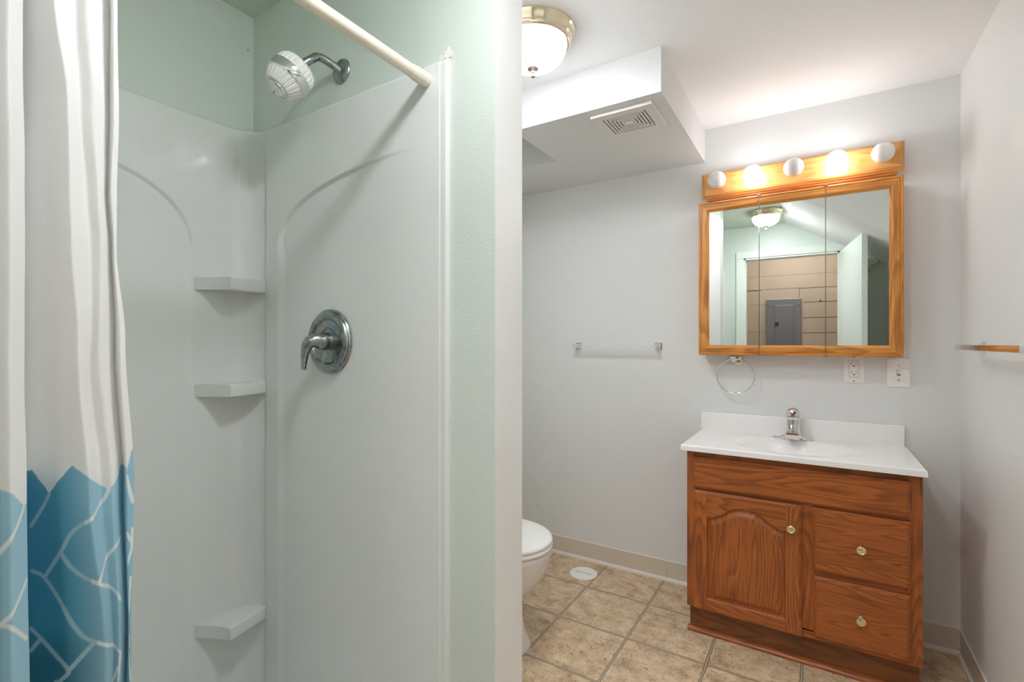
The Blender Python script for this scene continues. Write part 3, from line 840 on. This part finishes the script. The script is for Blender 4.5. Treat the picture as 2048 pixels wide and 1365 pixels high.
# ------------------------------------------------------------------ wooden panels with routed edges
def arch_top(x, x0, x1, zlow, zhigh):
    """cathedral arch: low shoulders, ogee rise, broad crown"""
    q = (x - x0) / (x1 - x0)
    d = abs(q - .5) * 2
    return zlow + (zhigh - zlow) * sstep(.86, .12, d) - .006 * math.exp(-((d - .9) / .08) ** 2)
def front(name, x0, x1, z0, z1, ysurf, thick, mats, parent, shape, n=None, mi=None, step=.003, edge=.012):
    """a solid board whose face (towards -y) is carved by shape(x,z)->depth; edges are eased"""
    nx = int((x1 - x0) / step) + 1; nz = int((z1 - z0) / step) + 1
    def refine(a, c, k):
        e = [a + q for q in (0, .001, .002, .0035, .005, .007, .009)]
        return e + lin(a + .011, c - .011, k) + [c - q for q in (.009, .007, .005, .0035, .002, .001, 0)]
    X = refine(x0, x1, nx); Z = refine(z0, z1, nz)
    def fn(x, z):
        e = min(x - x0, x1 - x, z - z0, z1 - z)
        cut = 0
        if edge > 0:
            cut = .0055 * (1 - sstep(0, .0055, e)) + .0028 * (1 - sstep(edge * .62, edge * .75, e))
        return (x, ysurf + cut + shape(x, z), z)
    b = MB(); P_ = b.grid(fn, X, Z, mi=mi)
    # sides and back
    def skirt(vs):
        low = [b.bm.verts.new((v.co.x, ysurf + thick, v.co.z)) for v in vs]
        for i in range(len(vs) - 1): b.bm.faces.new((vs[i], low[i], low[i + 1], vs[i + 1]))
        return low
    loop = P_[0][:] + [r[-1] for r in P_[1:]] + list(reversed(P_[-1][:-1])) + [r[0] for r in reversed(P_[1:-1])]
    loop.append(loop[0])
    low = [b.bm.verts.new((v.co.x, ysurf + thick, v.co.z)) for v in loop[:-1]]; low.append(low[0])
    for i in range(len(loop) - 1): b.bm.faces.new((loop[i], low[i], low[i + 1], loop[i + 1]))
    b.bm.faces.new(low[:-1])
    return build(name, b, mats, parent, smooth=True, angle=28)
def knob(x, z, y, parent):
    K_ = Matrix.Translation((x, y, z)) @ Matrix.Rotation(PI / 2, 4, 'X')
    b = MB(); b.lathe([(.009, 0), (.009, .002), (.006, .004), (.0055, .012), (.010, .015), (.0142, .018), (.0150, .021), (.0140, .024), (.0105, .0255), (.0095, .0245), (.006, .026), (0, .0265)], K_, n=36)
    return build('knob', b, 'knob', parent, smooth=True, angle=40)

# ------------------------------------------------------------------ vanity cabinet
VX0, VX1, VY, VT = -.457, .299, 2.100, .764    # face-frame plane
ZB = .118
va = thing('vanity_cabinet', 'reddish oak bathroom vanity cabinet with one arched door and two drawers', 'cabinet', ((VX0 + VX1) / 2, 2.3, 0))
b = MB()
b.box(VX0, VX0 + .016, VY + .019, YB - .006, ZB, VT, .001); b.box(VX1 - .016, VX1, VY + .019, YB - .006, ZB, VT, .001)
b.box(VX0 + .016, VX1 - .016, VY + .019, YB - .006, ZB, ZB + .016); b.box(VX0 + .016, VX1 - .016, YB - .014, YB - .006, ZB + .016, VT)
build('body', b, 'oak_z', va)
b = MB()
b.bm.free()
for x0, x1, z0, z1 in ((VX0, VX0 + .034, ZB, VT), (VX1 - .040, VX1, ZB, VT), (-.052, -.008, ZB + .03, .60)):
    b = MB(); b.box(x0, x1, VY, VY + .019, z0, z1, .0012); build('face_frame_stile', b, 'oak_z', va)
for x0, x1, z0, z1 in ((VX0 + .034, VX1 - .040, ZB, ZB + .024), (VX0 + .034, VX1 - .040, .592, .620), (VX0 + .034, VX1 - .040, .735, VT), (-.008, VX1 - .040, .352, .380)):
    b = MB(); b.box(x0, x1, VY + .0005, VY + .019, z0, z1, .001); build('face_frame_rail', b, 'oak_x', va)
FY = VY - .019
flat = lambda x, z: 0
front('false_front', -.430, .266, .613, .738, FY, .0185, 'oak_x', va, flat)
dr1 = front('drawer', -.013, .266, .376, .603, FY, .0185, 'oak_x2', va, flat)
dr2 = front('drawer', -.011, .266, .133, .356, FY, .0185, 'oak_x3', va, flat)
knob(.129, .488, FY, dr1); knob(.129, .243, FY, dr2)
dx0, dx1, dz0, dz1 = -.428, -.047, .120, .603
px0, px1, pz0 = dx0 + .052, dx1 - .052, dz0 + .052
def door_shape(x, z):
    zt = arch_top(x, px0, px1, dz1 - .098, dz1 - .048)
    d = min(x - px0, px1 - x, z - pz0, (zt - z) * .85)
    if d <= 0: return .0016 * sstep(-.006, 0, d)
    if d < .005: return .0016 + .0085 * sstep(0, .004, d)
    return .0101 - .0090 * sstep(.006, .030, d)
def door_mi(x, z):
    zt = arch_top(x, px0, px1, dz1 - .098, dz1 - .048)
    if x < dx0 + .052 or x > dx1 - .052: return 0
    if z > zt or z < pz0: return 1
    return 2
dr = front('door', dx0, dx1, dz0, dz1, FY, .0185, ['oak_z', 'oak_x', 'oak_panel'], va, door_shape, mi=door_mi, step=.0022)
knob(-.081, .519, FY, dr)
b = MB(); b.box(VX0 + .004, VX1 - .004, VY + .042, VY + .056, 0, ZB); build('toe_kick', b, 'oak_toe', va)
b = MB()
prof = [(0, .0), (-.016, .0), (-.016, .008), (-.012, .014), (-.006, .018), (0, .019)]
A = [b.bm.verts.new((VX0 - .004, VY + .042 + d_, h_)) for d_, h_ in prof]; B = [b.bm.verts.new((VX1 + .0, VY + .042 + d_, h_)) for d_, h_ in prof]
b.bm.faces.new(A); b.bm.faces.new(list(reversed(B)))
for i in range(len(prof)): b.bm.faces.new((A[i], B[i], B[(i + 1) % len(prof)], A[(i + 1) % len(prof)]))
build('shoe_moulding', b, 'oak_x', va)

# ------------------------------------------------------------------ vanity top with moulded basin
TX0, TX1, TY0, TY1, TZ0, TZ = -.474, .306, 2.060, 2.508, .765, .788
b = MB()
BCX, BCY, BA, BB_ = -.085, 2.262, .215, .150
def top_fn(x, y):
    e = min(x - TX0, TX1 - x, y - TY0)
    z = TZ - .006 * (1 - math.sqrt(max(0, 1 - (1 - min(1, e / .006)) ** 2)))
    r_ = math.hypot((x - BCX) / BA, (y - BCY) / BB_)
    z -= .085 * sstep(1.05, .15, r_) + .002 * sstep(1.15, .95, r_)
    return (x, y, z)
ed = (0, .0005, .0015, .003, .0045, .006)
X = [TX0 + e for e in ed] + lin(TX0 + .012, TX1 - .012, 110) + [TX1 - e for e in reversed(ed)]
Y = [TY0 + e for e in ed] + lin(TY0 + .012, TY1, 66)
P_ = b.grid(top_fn, X, Y)
loop = P_[0][:] + [r[-1] for r in P_[1:]] + list(reversed(P_[-1][:-1])) + [r[0] for r in reversed(P_[1:-1])]
low = [b.bm.verts.new((v.co.x, v.co.y, TZ0)) for v in loop]
for i in range(len(loop)): j = (i + 1) % len(loop); b.bm.faces.new((loop[i], low[i], low[j], loop[j]))
vt_ = build('countertop', b, 'marble', smooth=True, angle=50, recalc=False, origin=((TX0 + TX1) / 2, (TY0 + TY1) / 2, TZ0))
tag(vt_, 'white cultured marble vanity top with a moulded oval basin', 'countertop')
b = MB(); b.box(-.4775, .2985, 2.489, YB - .0005, TZ0 + .004, .871, .004, 3)
build('backsplash', b, 'marble', vt_, smooth=True, angle=30)
b = MB(); b.lathe([(.022, 0), (.022, .003), (.016, .004), (0, .002)], Matrix.Translation((BCX, BCY, TZ - .117)), n=28); build('drain', b, 'chrome', vt_, smooth=True)

# ------------------------------------------------------------------ faucet
fx, fy, fz = -.088, 2.438, TZ
fa = thing('faucet', 'polished chrome single-lever faucet on the white vanity top', 'faucet', (fx, fy, fz))
b = MB()
rings = []
for i in range(41):                       # winged deck plate rising into the body
    q = -1 + 2 * i / 40; x = fx + .082 * q
    hw = .026 * (1 - abs(q) ** 3.2) ** .6 + .0004
    hh = .009 + .048 * math.exp(-(q / .38) ** 2) * (1 - abs(q) ** 2)
    hh *= min(1, (1 - abs(q)) / .08 + .15)
    ring = []
    for k in range(17):
        a = PI * k / 16
        ring.append(b.bm.verts.new((x, fy - hw * math.cos(a), fz + hh * math.sin(a) ** .7)))
    rings.append(ring)
for A, B in zip(rings, rings[1:]):
    for k in range(16): b.bm.faces.new((A[k], A[k + 1], B[k + 1], B[k]))
    b.bm.faces.new((A[0], B[0], B[16], A[16]))
b.bm.faces.new(rings[0]); b.bm.faces.new(list(reversed(rings[-1])))
build('base', b, 'chrome', fa, smooth=True, angle=60)
b = MB()
b.lathe([(.030, .002), (.0285, .03), (.0265, .06), (.0262, .088)], Matrix.Translation((fx, fy, fz)), n=40)
build('body', b, 'chrome', fa, smooth=True, angle=60)
b = MB()                                  # broad flat-topped spout, widening as it falls forward
secs = [(.010, .020, .070, .0215), (-.022, .016, .066, .0225), (-.055, .016, .054, .0245), (-.088, .014, .041, .0265), (-.104, .014, .032, .0265)]
rings = []
for dy, z0, z1, hw in secs:
    ring = []
    for k in range(24):
        a_ = 2 * PI * k / 24; c_, s_ = math.cos(a_), math.sin(a_)
        e_ = .38
        ring.append(b.bm.verts.new((fx + hw * math.copysign(abs(c_) ** e_, c_), fy + dy, fz + (z0 + z1) / 2 + (z1 - z0) / 2 * math.copysign(abs(s_) ** e_, s_))))
    rings.append(ring)
for A, B in zip(rings, rings[1:]):
    for k in range(24): b.bm.faces.new((A[k], A[(k + 1) % 24], B[(k + 1) % 24], B[k]))
b.bm.faces.new(list(reversed(rings[0]))); b.bm.faces.new(rings[-1])
build('spout', b, 'chrome', fa, smooth=True, angle=40)
b = MB(); b.lathe([(.011, 0), (.011, .006), (.008, .006), (.008, .003), (0, .003)], Matrix.Translation((fx, fy - .088, fz + .016)) @ Matrix.Rotation(PI, 4, 'X') @ Matrix.Translation((0, 0, -.001)), n=24)
build('aerator', b, 'nickel', fa, smooth=True)
b = MB()
b.lathe([(.0275, .086), (.0285, .090), (.0285, .104), (.0265, .118), (.0215, .129), (.012, .1345), (0, .136)], Matrix.Translation((fx, fy, fz)), n=40)
hd = build('handle', b, 'chrome', fa, smooth=True, angle=60)
b = MB(); b.tube([(fx, fy - .020, fz + .108), (fx, fy - .040, fz + .104), (fx, fy - .058, fz + .103)], [(.020, .010), (.015, .006), (.012, .004)], 24)
build('lever', b, 'chrome', hd, smooth=True, angle=60)
b = MB(); b.lathe([(.0042, 0), (.0036, .0012), (0, .0016)], Matrix.Translation((fx + .007, fy - .0262, fz + .119)) @ Matrix.Rotation(math.radians(62), 4, 'X'), n=18)
build('temperature_dot', b, plain('red_blue_dot', (.25, .02, .06), .3), hd, smooth=True)

# ------------------------------------------------------------------ medicine cabinet with three mirrored doors
CX0, CX1, CZ0, CZ1, CY = -.470, .285, 1.148, 1.855, 2.400
mc = thing('medicine_cabinet', 'golden oak medicine cabinet with three mirrored doors', 'medicine cabinet', ((CX0 + CX1) / 2, 2.46, CZ0))
b = MB(); b.box(CX0 + .006, CX1 - .006, CY + .019, YB - .001, CZ0 + .006, CZ1 - .006, .001); build('body', b, 'fr_z', mc)
S1, S2 = -.2175, .0305
FWd = .045
def rail_prof(e):
    """frame section: raised outer bead, hollow, inner slope; e = metres in from the outer edge"""
    return .005 * (1 - sstep(0, .004, e)) + .0025 * sstep(.008, .010, e) * (1 - sstep(.012, .014, e)) - .0015 * sstep(.014, .028, e) + .009 * sstep(.034, .045, e)
def moulding(pts_a, pts_b, mat, parent, name, close=True):
    """strip between two corner-to-corner edges; pts(e) -> world point of the line at inset e"""
    E_ = [0, .001, .002, .003, .004, .006, .008, .009, .010, .012, .013, .014, .018, .023, .028, .034, .0365, .039, .042, .045]
    b = MB(); A = []; B = []
    for e in E_:
        a_, c_ = pts_a(e), pts_b(e)
        A.append(b.bm.verts.new((a_[0], CY + rail_prof(e), a_[1]))); B.append(b.bm.verts.new((c_[0], CY + rail_prof(e), c_[1])))
    n = len(E_)
    a0, b0 = pts_a(0), pts_b(0); a1, b1 = pts_a(FWd), pts_b(FWd)
    A += [b.bm.verts.new((a1[0], CY + .0178, a1[1])), b.bm.verts.new((a0[0], CY + .0178, a0[1]))]
    B += [b.bm.verts.new((b1[0], CY + .0178, b1[1])), b.bm.verts.new((b0[0], CY + .0178, b0[1]))]
    for i in range(n + 2):
        j = (i + 1) % (n + 2); b.bm.faces.new((A[i], A[j], B[j], B[i]))
    b.bm.faces.new(A); b.bm.faces.new(list(reversed(B)))
    return build(name, b, mat, parent, smooth=True, angle=25)
G = .0018
for idx, (x0, x1, lft, rgt, lab) in enumerate(((CX0, S1 - G, True, False, 'left mirrored door'), (S1 + G, S2 - G, False, False, 'middle mirrored door'), (S2 + G, CX1, False, True, 'right mirrored door'))):
    gx0 = x0 + (FWd - .004 if lft else 0); gx1 = x1 - (FWd - .004 if rgt else 0)
    b = MB(); b.box(gx0, gx1, CY + .010, CY + .015, CZ0 + FWd - .004, CZ1 - FWd + .004)
    # the pane is the parent part of its frame pieces
    d_ = build('mirror_door', b, 'mirror', mc)
    l_ = (lambda e: 1 if lft else 0)
    cl_, cr_ = (1 if lft else 0), (1 if rgt else 0)
    moulding(lambda e: (x0 + e * cl_, CZ1 - e), lambda e: (x1 - e * cr_, CZ1 - e), 'fr_x', d_, 'door_rail')
    moulding(lambda e: (x1 - e * cr_, CZ0 + e), lambda e: (x0 + e * cl_, CZ0 + e), 'fr_x', d_, 'door_rail')
    if lft: moulding(lambda e: (x0 + e, CZ0 + e), lambda e: (x0 + e, CZ1 - e), 'fr_z', d_, 'door_stile')
    if rgt: moulding(lambda e: (x1 - e, CZ1 - e), lambda e: (x1 - e, CZ0 + e), 'fr_z', d_, 'door_stile')
for s_ in (S1, S2):
    for z in (CZ0 - .003, CZ1 - .002):
        b = MB(); b.box(s_ - .009, s_ + .009, CY - .001, CY + .014, z, z + .0045, .001)
        for q in (-.005, .005): b.lathe([(.0026, 0), (.0026, .002), (0, .0028)], Matrix.Translation((s_ + q, CY + .004, z + .0035)), n=10)
        build('hinge', b, 'finial', mc)
    b = MB(); b.box(s_ - .0007, s_ + .0007, CY + .003, CY + .0185, CZ0 + .002, CZ1 - .002); build('seam', b, 'chrome', mc)

# ------------------------------------------------------------------ vanity light bar
LX0, LX1, LZ0, LZ1, LY = -.467, .294, 1.888, 2.006, 2.450
lb = thing('vanity_light_bar', 'golden oak light bar with five globe bulbs, two of them lit', 'vanity light', ((LX0 + LX1) / 2, 2.48, LZ0))
b = MB(); b.box(LX0 + .022, LX1 - .022, LY + .018, YB - .001, LZ0 - .012 + .004, LZ1 - .012, .001); build('backplate', b, 'fr_x', lb)
def bar_fn(x, z):
    e = min(x - LX0, LX1 - x, z - LZ0, LZ1 - z)
    return (x, LY + .010 * (1 - sstep(0, .012, e)) ** 1.0 + .0015 * (1 - sstep(.014, .016, e)), z)
ee = [0, .001, .003, .005, .007, .009, .011, .012, .014, .015, .016]
b = MB(); X = [LX0 + e for e in ee] + lin(LX0 + .02, LX1 - .02, 30) + [LX1 - e for e in reversed(ee)]
Zz = [LZ0 + e for e in ee] + lin(LZ0 + .02, LZ1 - .02, 8) + [LZ1 - e for e in reversed(ee)]
P_ = b.grid(bar_fn, X, Zz)
loop = P_[0][:] + [r[-1] for r in P_[1:]] + list(reversed(P_[-1][:-1])) + [r[0] for r in reversed(P_[1:-1])]
low = [b.bm.verts.new((v.co.x, LY + .018, v.co.z)) for v in loop]
for i in range(len(loop)): j = (i + 1) % len(loop); b.bm.faces.new((loop[i], low[i], low[j], loop[j]))
b.bm.faces.new(low)
build('face_board', b, 'bar_x', lb, smooth=True, angle=25)
for i, bx in enumerate((-.389, -.2405, -.0845, .0685, .2195)):
    BM_ = Matrix.Translation((bx, LY, 1.949)) @ Matrix.Rotation(PI / 2, 4, 'X')
    b = MB(); b.lathe([(.019, -.002), (.019, .006), (.0165, .008), (.0165, .016)], BM_, n=32); so = build('socket', b, 'plastic', lb, smooth=True)
    pr_ = [(0.0001, .016)] + [(.015, .016), (.0155, .022), (.019, .028)]
    cz, R_ = .060, .0385
    for k in range(4, 25):
        a = PI - PI * k / 24; pr_.append((R_ * math.sin(a) if k < 24 else 0, cz - R_ * math.cos(PI - a)))
    pr_ = [(.0, .016), (.015, .016), (.0155, .020)] + [(R_ * math.sin(a), cz - R_ * math.cos(a)) for a in lin(.50, PI - .02, 22)] + [(0, cz + R_)]
    b = MB(); b.lathe(pr_, BM_, n=40, cap=False)
    o = build('bulb', b, 'bulb_on' if i in (1, 3) else 'bulb_off', lb, smooth=True, angle=180)
    if i in (1, 3): o['label'] = 'lit globe bulb'

# ------------------------------------------------------------------ towel bars, ring
def chrome_post(b, P0, out, tip):
    """flared square post: base on the wall at P0, pointing along unit vector out"""
    out = Vector(out); up = Vector((0, 0, 1)); sd = out.cross(up)
    lv = [(0, .0185), (.003, .0185), (.008, .0135), (.018, .0085), (.036, .0075), (tip, .0085)]
    rings = []
    for d_, h_ in lv:
        c_ = Vector(P0) + out * d_
        rings.append([b.bm.verts.new(c_ + sd * sx * h_ + up * sz * h_) for sx, sz in ((-1, -1), (1, -1), (1, 1), (-1, 1))])
    for A, B in zip(rings, rings[1:]):
        for k in range(4): b.bm.faces.new((A[k], A[(k + 1) % 4], B[(k + 1) % 4], B[k]))
    b.bm.faces.new(list(reversed(rings[0]))); b.bm.faces.new(rings[-1])
tb = thing('towel_bar', 'clear acrylic towel bar with small chrome mounts on the back wall', 'towel bar', (-.91, YB, 1.167))
for x in (-1.131, -.687):
    b = MB(); chrome_post(b, (x, YB, 1.185), (0, -1, 0), .066); build('mount', b, 'chrome', tb)
b = MB(); b.box(-1.125, -.693, YB - .064, YB - .050, 1.178, 1.192, .0015); build('bar', b, 'acrylic', tb)
tb2 = thing('towel_bar', 'square chrome towel bar on the right wall beside the vanity', 'towel bar', (XR, 1.89, 1.17))
for y in (2.193, 1.58):
    b = MB(); chrome_post(b, (XR, y, 1.189), (-1, 0, 0), .064); build('mount', b, 'chrome', tb2)
b = MB(); b.box(XR - .074, XR - .056, 1.572, 2.200, 1.180, 1.198, .0015); build('bar', b, 'chrome', tb2)
tr_ = thing('towel_ring', 'chrome towel ring hanging under the medicine cabinet', 'towel ring', (-.321, YB, 1.10))
b = MB(); b.box(-.346, -.296, YB - .010, YB, 1.104, 1.146, .004); b.box(-.338, -.326, YB - .046, YB - .008, 1.124, 1.142, .003); b.box(-.316, -.304, YB - .046, YB - .008, 1.124, 1.142, .003)
b.box(-.344, -.298, YB - .050, YB - .040, 1.126, 1.146, .003)
build('mount', b, 'chrome', tr_, smooth=True, angle=30)
b = MB(); R_ = .080
b.tube([(-.321 + R_ * math.cos(a), YB - .044 + .0 * math.sin(a), 1.050 + R_ * math.sin(a)) for a in [2 * PI * i / 72 for i in range(72)]], .0032, 12, closed=True)
build('ring', b, 'chrome', tr_, smooth=True)

# ------------------------------------------------------------------ outlet and switch
def plate(b, x0, x1, z0, z1, y=YB, d=.0055):
    b.box(x0, x1, y - d, y, z0, z1, .003, 2)
ou = thing('power_outlet', 'white GFCI wall outlet under the right side of the mirror cabinet', 'outlet', (.132, YB, 1.035))
b = MB(); plate(b, .096, .168, 1.035, 1.151); build('cover_plate', b, 'plastic', ou, smooth=True, angle=30)
b = MB(); b.box(.1145, .1495, YB - .0062, YB - .005, 1.0585, 1.1275); build('recess', b, 'grey_line', ou)
b = MB(); b.box(.1155, .1485, YB - .0085, YB - .005, 1.0595, 1.1265, .001); rc = build('receptacle', b, 'plastic', ou)
for zc in (1.0750, 1.1110):
    b = MB()
    b.box(.1225, .1242, YB - .0088, YB - .0080, zc, zc + .0085); b.box(.1200, .1242, YB - .0088, YB - .0080, zc + .0033, zc + .0050)
    b.box(.1385, .1402, YB - .0088, YB - .0080, zc + .0005, zc + .0080)
    b.lathe([(.0028, 0), (.0028, .0006)], Matrix.Translation((.132, YB - .0083, zc - .0052)) @ Matrix.Rotation(PI / 2, 4, 'X'), n=14)
    build('slot', b, 'black', rc)
for z in (1.0935, 1.0870):
    b = MB(); b.box(.126, .138, YB - .0096, YB - .008, z, z + .005, .0005); build('test_button', b, 'plastic', rc)
for z in (1.0425, 1.1435):
    b = MB(); b.lathe([(.003, 0), (.0028, .0010), (0, .0013)], Matrix.Translation((.132, YB - .0055, z)) @ Matrix.Rotation(PI / 2, 4, 'X'), n=14); build('screw', b, 'nickel', ou, smooth=True)
sw = thing('light_switch', 'white toggle light switch on the wall right of the mirror cabinet', 'switch', (.281, YB, 1.024))
b = MB(); plate(b, .243, .3175, 1.024, 1.140); build('cover_plate', b, 'plastic', sw, smooth=True, angle=30)
b = MB(); b.box(.2745, .2865, YB - .0060, YB - .005, 1.070, 1.094); build('slot', b, 'grey_line', sw)
b = MB(); b.box(.2758, .2852, YB - .016, YB - .005, 1.076, 1.0905, .0015)
b.bm.transform(Matrix.Translation((0, YB - .005, 1.083)) @ Matrix.Rotation(math.radians(-22), 4, 'X') @ Matrix.Translation((0, -(YB - .005), -1.083)))
build('toggle', b, 'plastic', sw)
for z in (1.052, 1.112):
    b = MB(); b.lathe([(.003, 0), (.0028, .0010), (0, .0013)], Matrix.Translation((.2805, YB - .0055, z)) @ Matrix.Rotation(PI / 2, 4, 'X'), n=14); build('screw', b, 'nickel', sw, smooth=True)

# ------------------------------------------------------------------ toilet
to = thing('toilet', 'white porcelain toilet half hidden behind the stub wall', 'toilet', (-1.17, 1.645, 0))
TCY = 1.645
def egg(q, cx, a_f, a_b, hw):
    """outline angle q; long axis along x, front towards +x"""
    c, s = math.cos(q), math.sin(q)
    return cx + (a_f if c > 0 else a_b) * c, TCY + hw * s
def loft(name, levels, mat, parent, n=64, cap0=True, cap1=True, angle=50):
    b = MB(); rings = []
    for z, cx, af, ab, hw in levels:
        rings.append([b.bm.verts.new((*egg(2 * PI * i / n, cx, af, ab, hw), z)) for i in range(n)])
    for A, B in zip(rings, rings[1:]):
        for i in range(n): j = (i + 1) % n; b.bm.faces.new((A[i], A[j], B[j], B[i]))
    if cap0: b.bm.faces.new(list(reversed(rings[0])))
    if cap1: b.bm.faces.new(rings[-1])
    return build(name, b, mat, parent, smooth=True, angle=angle)
cxb = -1.08
loft('bowl', [(0, -1.10, .145, .16, .105), (.012, -1.10, .147, .16, .108), (.022, -1.10, .140, .155, .102), (.06, -1.10, .120, .15, .092), (.12, -1.10, .108, .15, .086), (.18, -1.10, .112, .15, .092),
              (.22, -1.095, .135, .155, .112), (.26, -1.09, .165, .16, .137), (.30, -1.085, .188, .17, .158), (.34, -1.082, .202, .18, .170), (.375, cxb, .208, .19, .175), (.392, cxb, .210, .19, .177), (.398, cxb, .206, .19, .174)], 'porcelain', to)
loft('seat', [(.401, cxb, .208, .19, .176), (.404, cxb, .213, .19, .181), (.412, cxb, .215, .19, .183), (.418, cxb, .212, .19, .180), (.420, cxb, .206, .188, .175)], 'plastic', to)
loft('lid', [(.4215, cxb, .204, .19, .173), (.424, cxb, .212, .19, .180), (.430, cxb, .214, .19, .182), (.437, cxb, .211, .19, .179), (.442, cxb, .200, .185, .168), (.445, cxb, .16, .15, .13), (.446, cxb, .06, .06, .05)], 'plastic', to)
b = MB(); b.box(XL + .006, -1.33, TCY - .20, TCY + .20, .38, .72, .02, 3); tk = build('tank', b, 'porcelain', to, smooth=True)
b = MB(); b.box(XL + .004, -1.322, TCY - .21, TCY + .21, .721, .748, .008, 2); build('tank_lid', b, 'porcelain', to, smooth=True)
b = MB(); b.box(-1.46, -1.24, TCY - .10, TCY + .10, .18, .40, .03, 3); build('neck', b, 'porcelain', to, smooth=True)
b = MB(); b.tube([(-1.329, TCY - .13, .66), (-1.315, TCY - .13, .66), (-1.312, TCY - .09, .655), (-1.312, TCY - .06, .652)], [.008, .006, .005, .006], 12); build('flush_lever', b, 'chrome', to, smooth=True)

# ------------------------------------------------------------------ floor cleanout cover
cv = thing('floor_drain_cover', 'round white plastic cover on the floor between toilet and vanity', 'cover', (-1.030, 2.352, 0))
b = MB(); b.lathe([(.068, .0004), (.071, .001), (.0715, .003), (.069, .0052), (0, .0056)], Matrix.Translation((-1.030, 2.352, 0)), n=64, cap=False); build('disc', b, 'plastic', cv, smooth=True)
b = MB()
# worn raised lettering: short strokes that can no longer be read
rng = random.Random(3)
for i in range(13):
    x = -1.072 + i * .0068
    h_ = .0045 + .002 * rng.random()
    k_ = Matrix.Translation((-1.030, 2.352, 0)) @ Matrix.Rotation(math.radians(4), 4, 'Z') @ Matrix.Translation((1.030, -2.352, 0))
    c0 = len(b.bm.verts)
    b.box(x - .0011, x + .0011, 2.352 - h_, 2.352 + h_, .0052, .0062)
    if rng.random() < .6: b.box(x, x + .0045, 2.352 - h_, 2.352 - h_ + .002, .0052, .0062)
    if rng.random() < .5: b.box(x, x + .0045, 2.352 + h_ - .002, 2.352 + h_, .0052, .0062)
build('worn_lettering', b, plain('worn_grey_letters', (.52, .50, .49), .6), cv)

# patch of bare plaster chipped at the top corner of the surround
b = MB()
rng = random.Random(8)
for cx_, cz_, r_ in ((-.728, 1.877, .012), (-.725, 1.889, .006), (-.717, 1.872, .007), (-.748, 1.874, .006)):
    n_ = 14; poly = []
    for i in range(n_):
        a = 2 * PI * i / n_; rr = r_ * (.6 + .5 * rng.random()); poly.append((cx_ + rr * math.cos(a), cz_ + rr * math.sin(a) * 1.1))
    b.prism(poly, -(YP0 + .001), -(YP0 - .0012 - r_ * .06), mat=Matrix.Rotation(PI / 2, 4, 'X'))
pt = build('plaster_patch', b, plain('bare_plaster', (.80, .78, .72), .9, bump=(300, .6, .002)), smooth=False)
tag(pt, 'chipped white plaster patch above the corner of the shower surround', 'plaster patch')
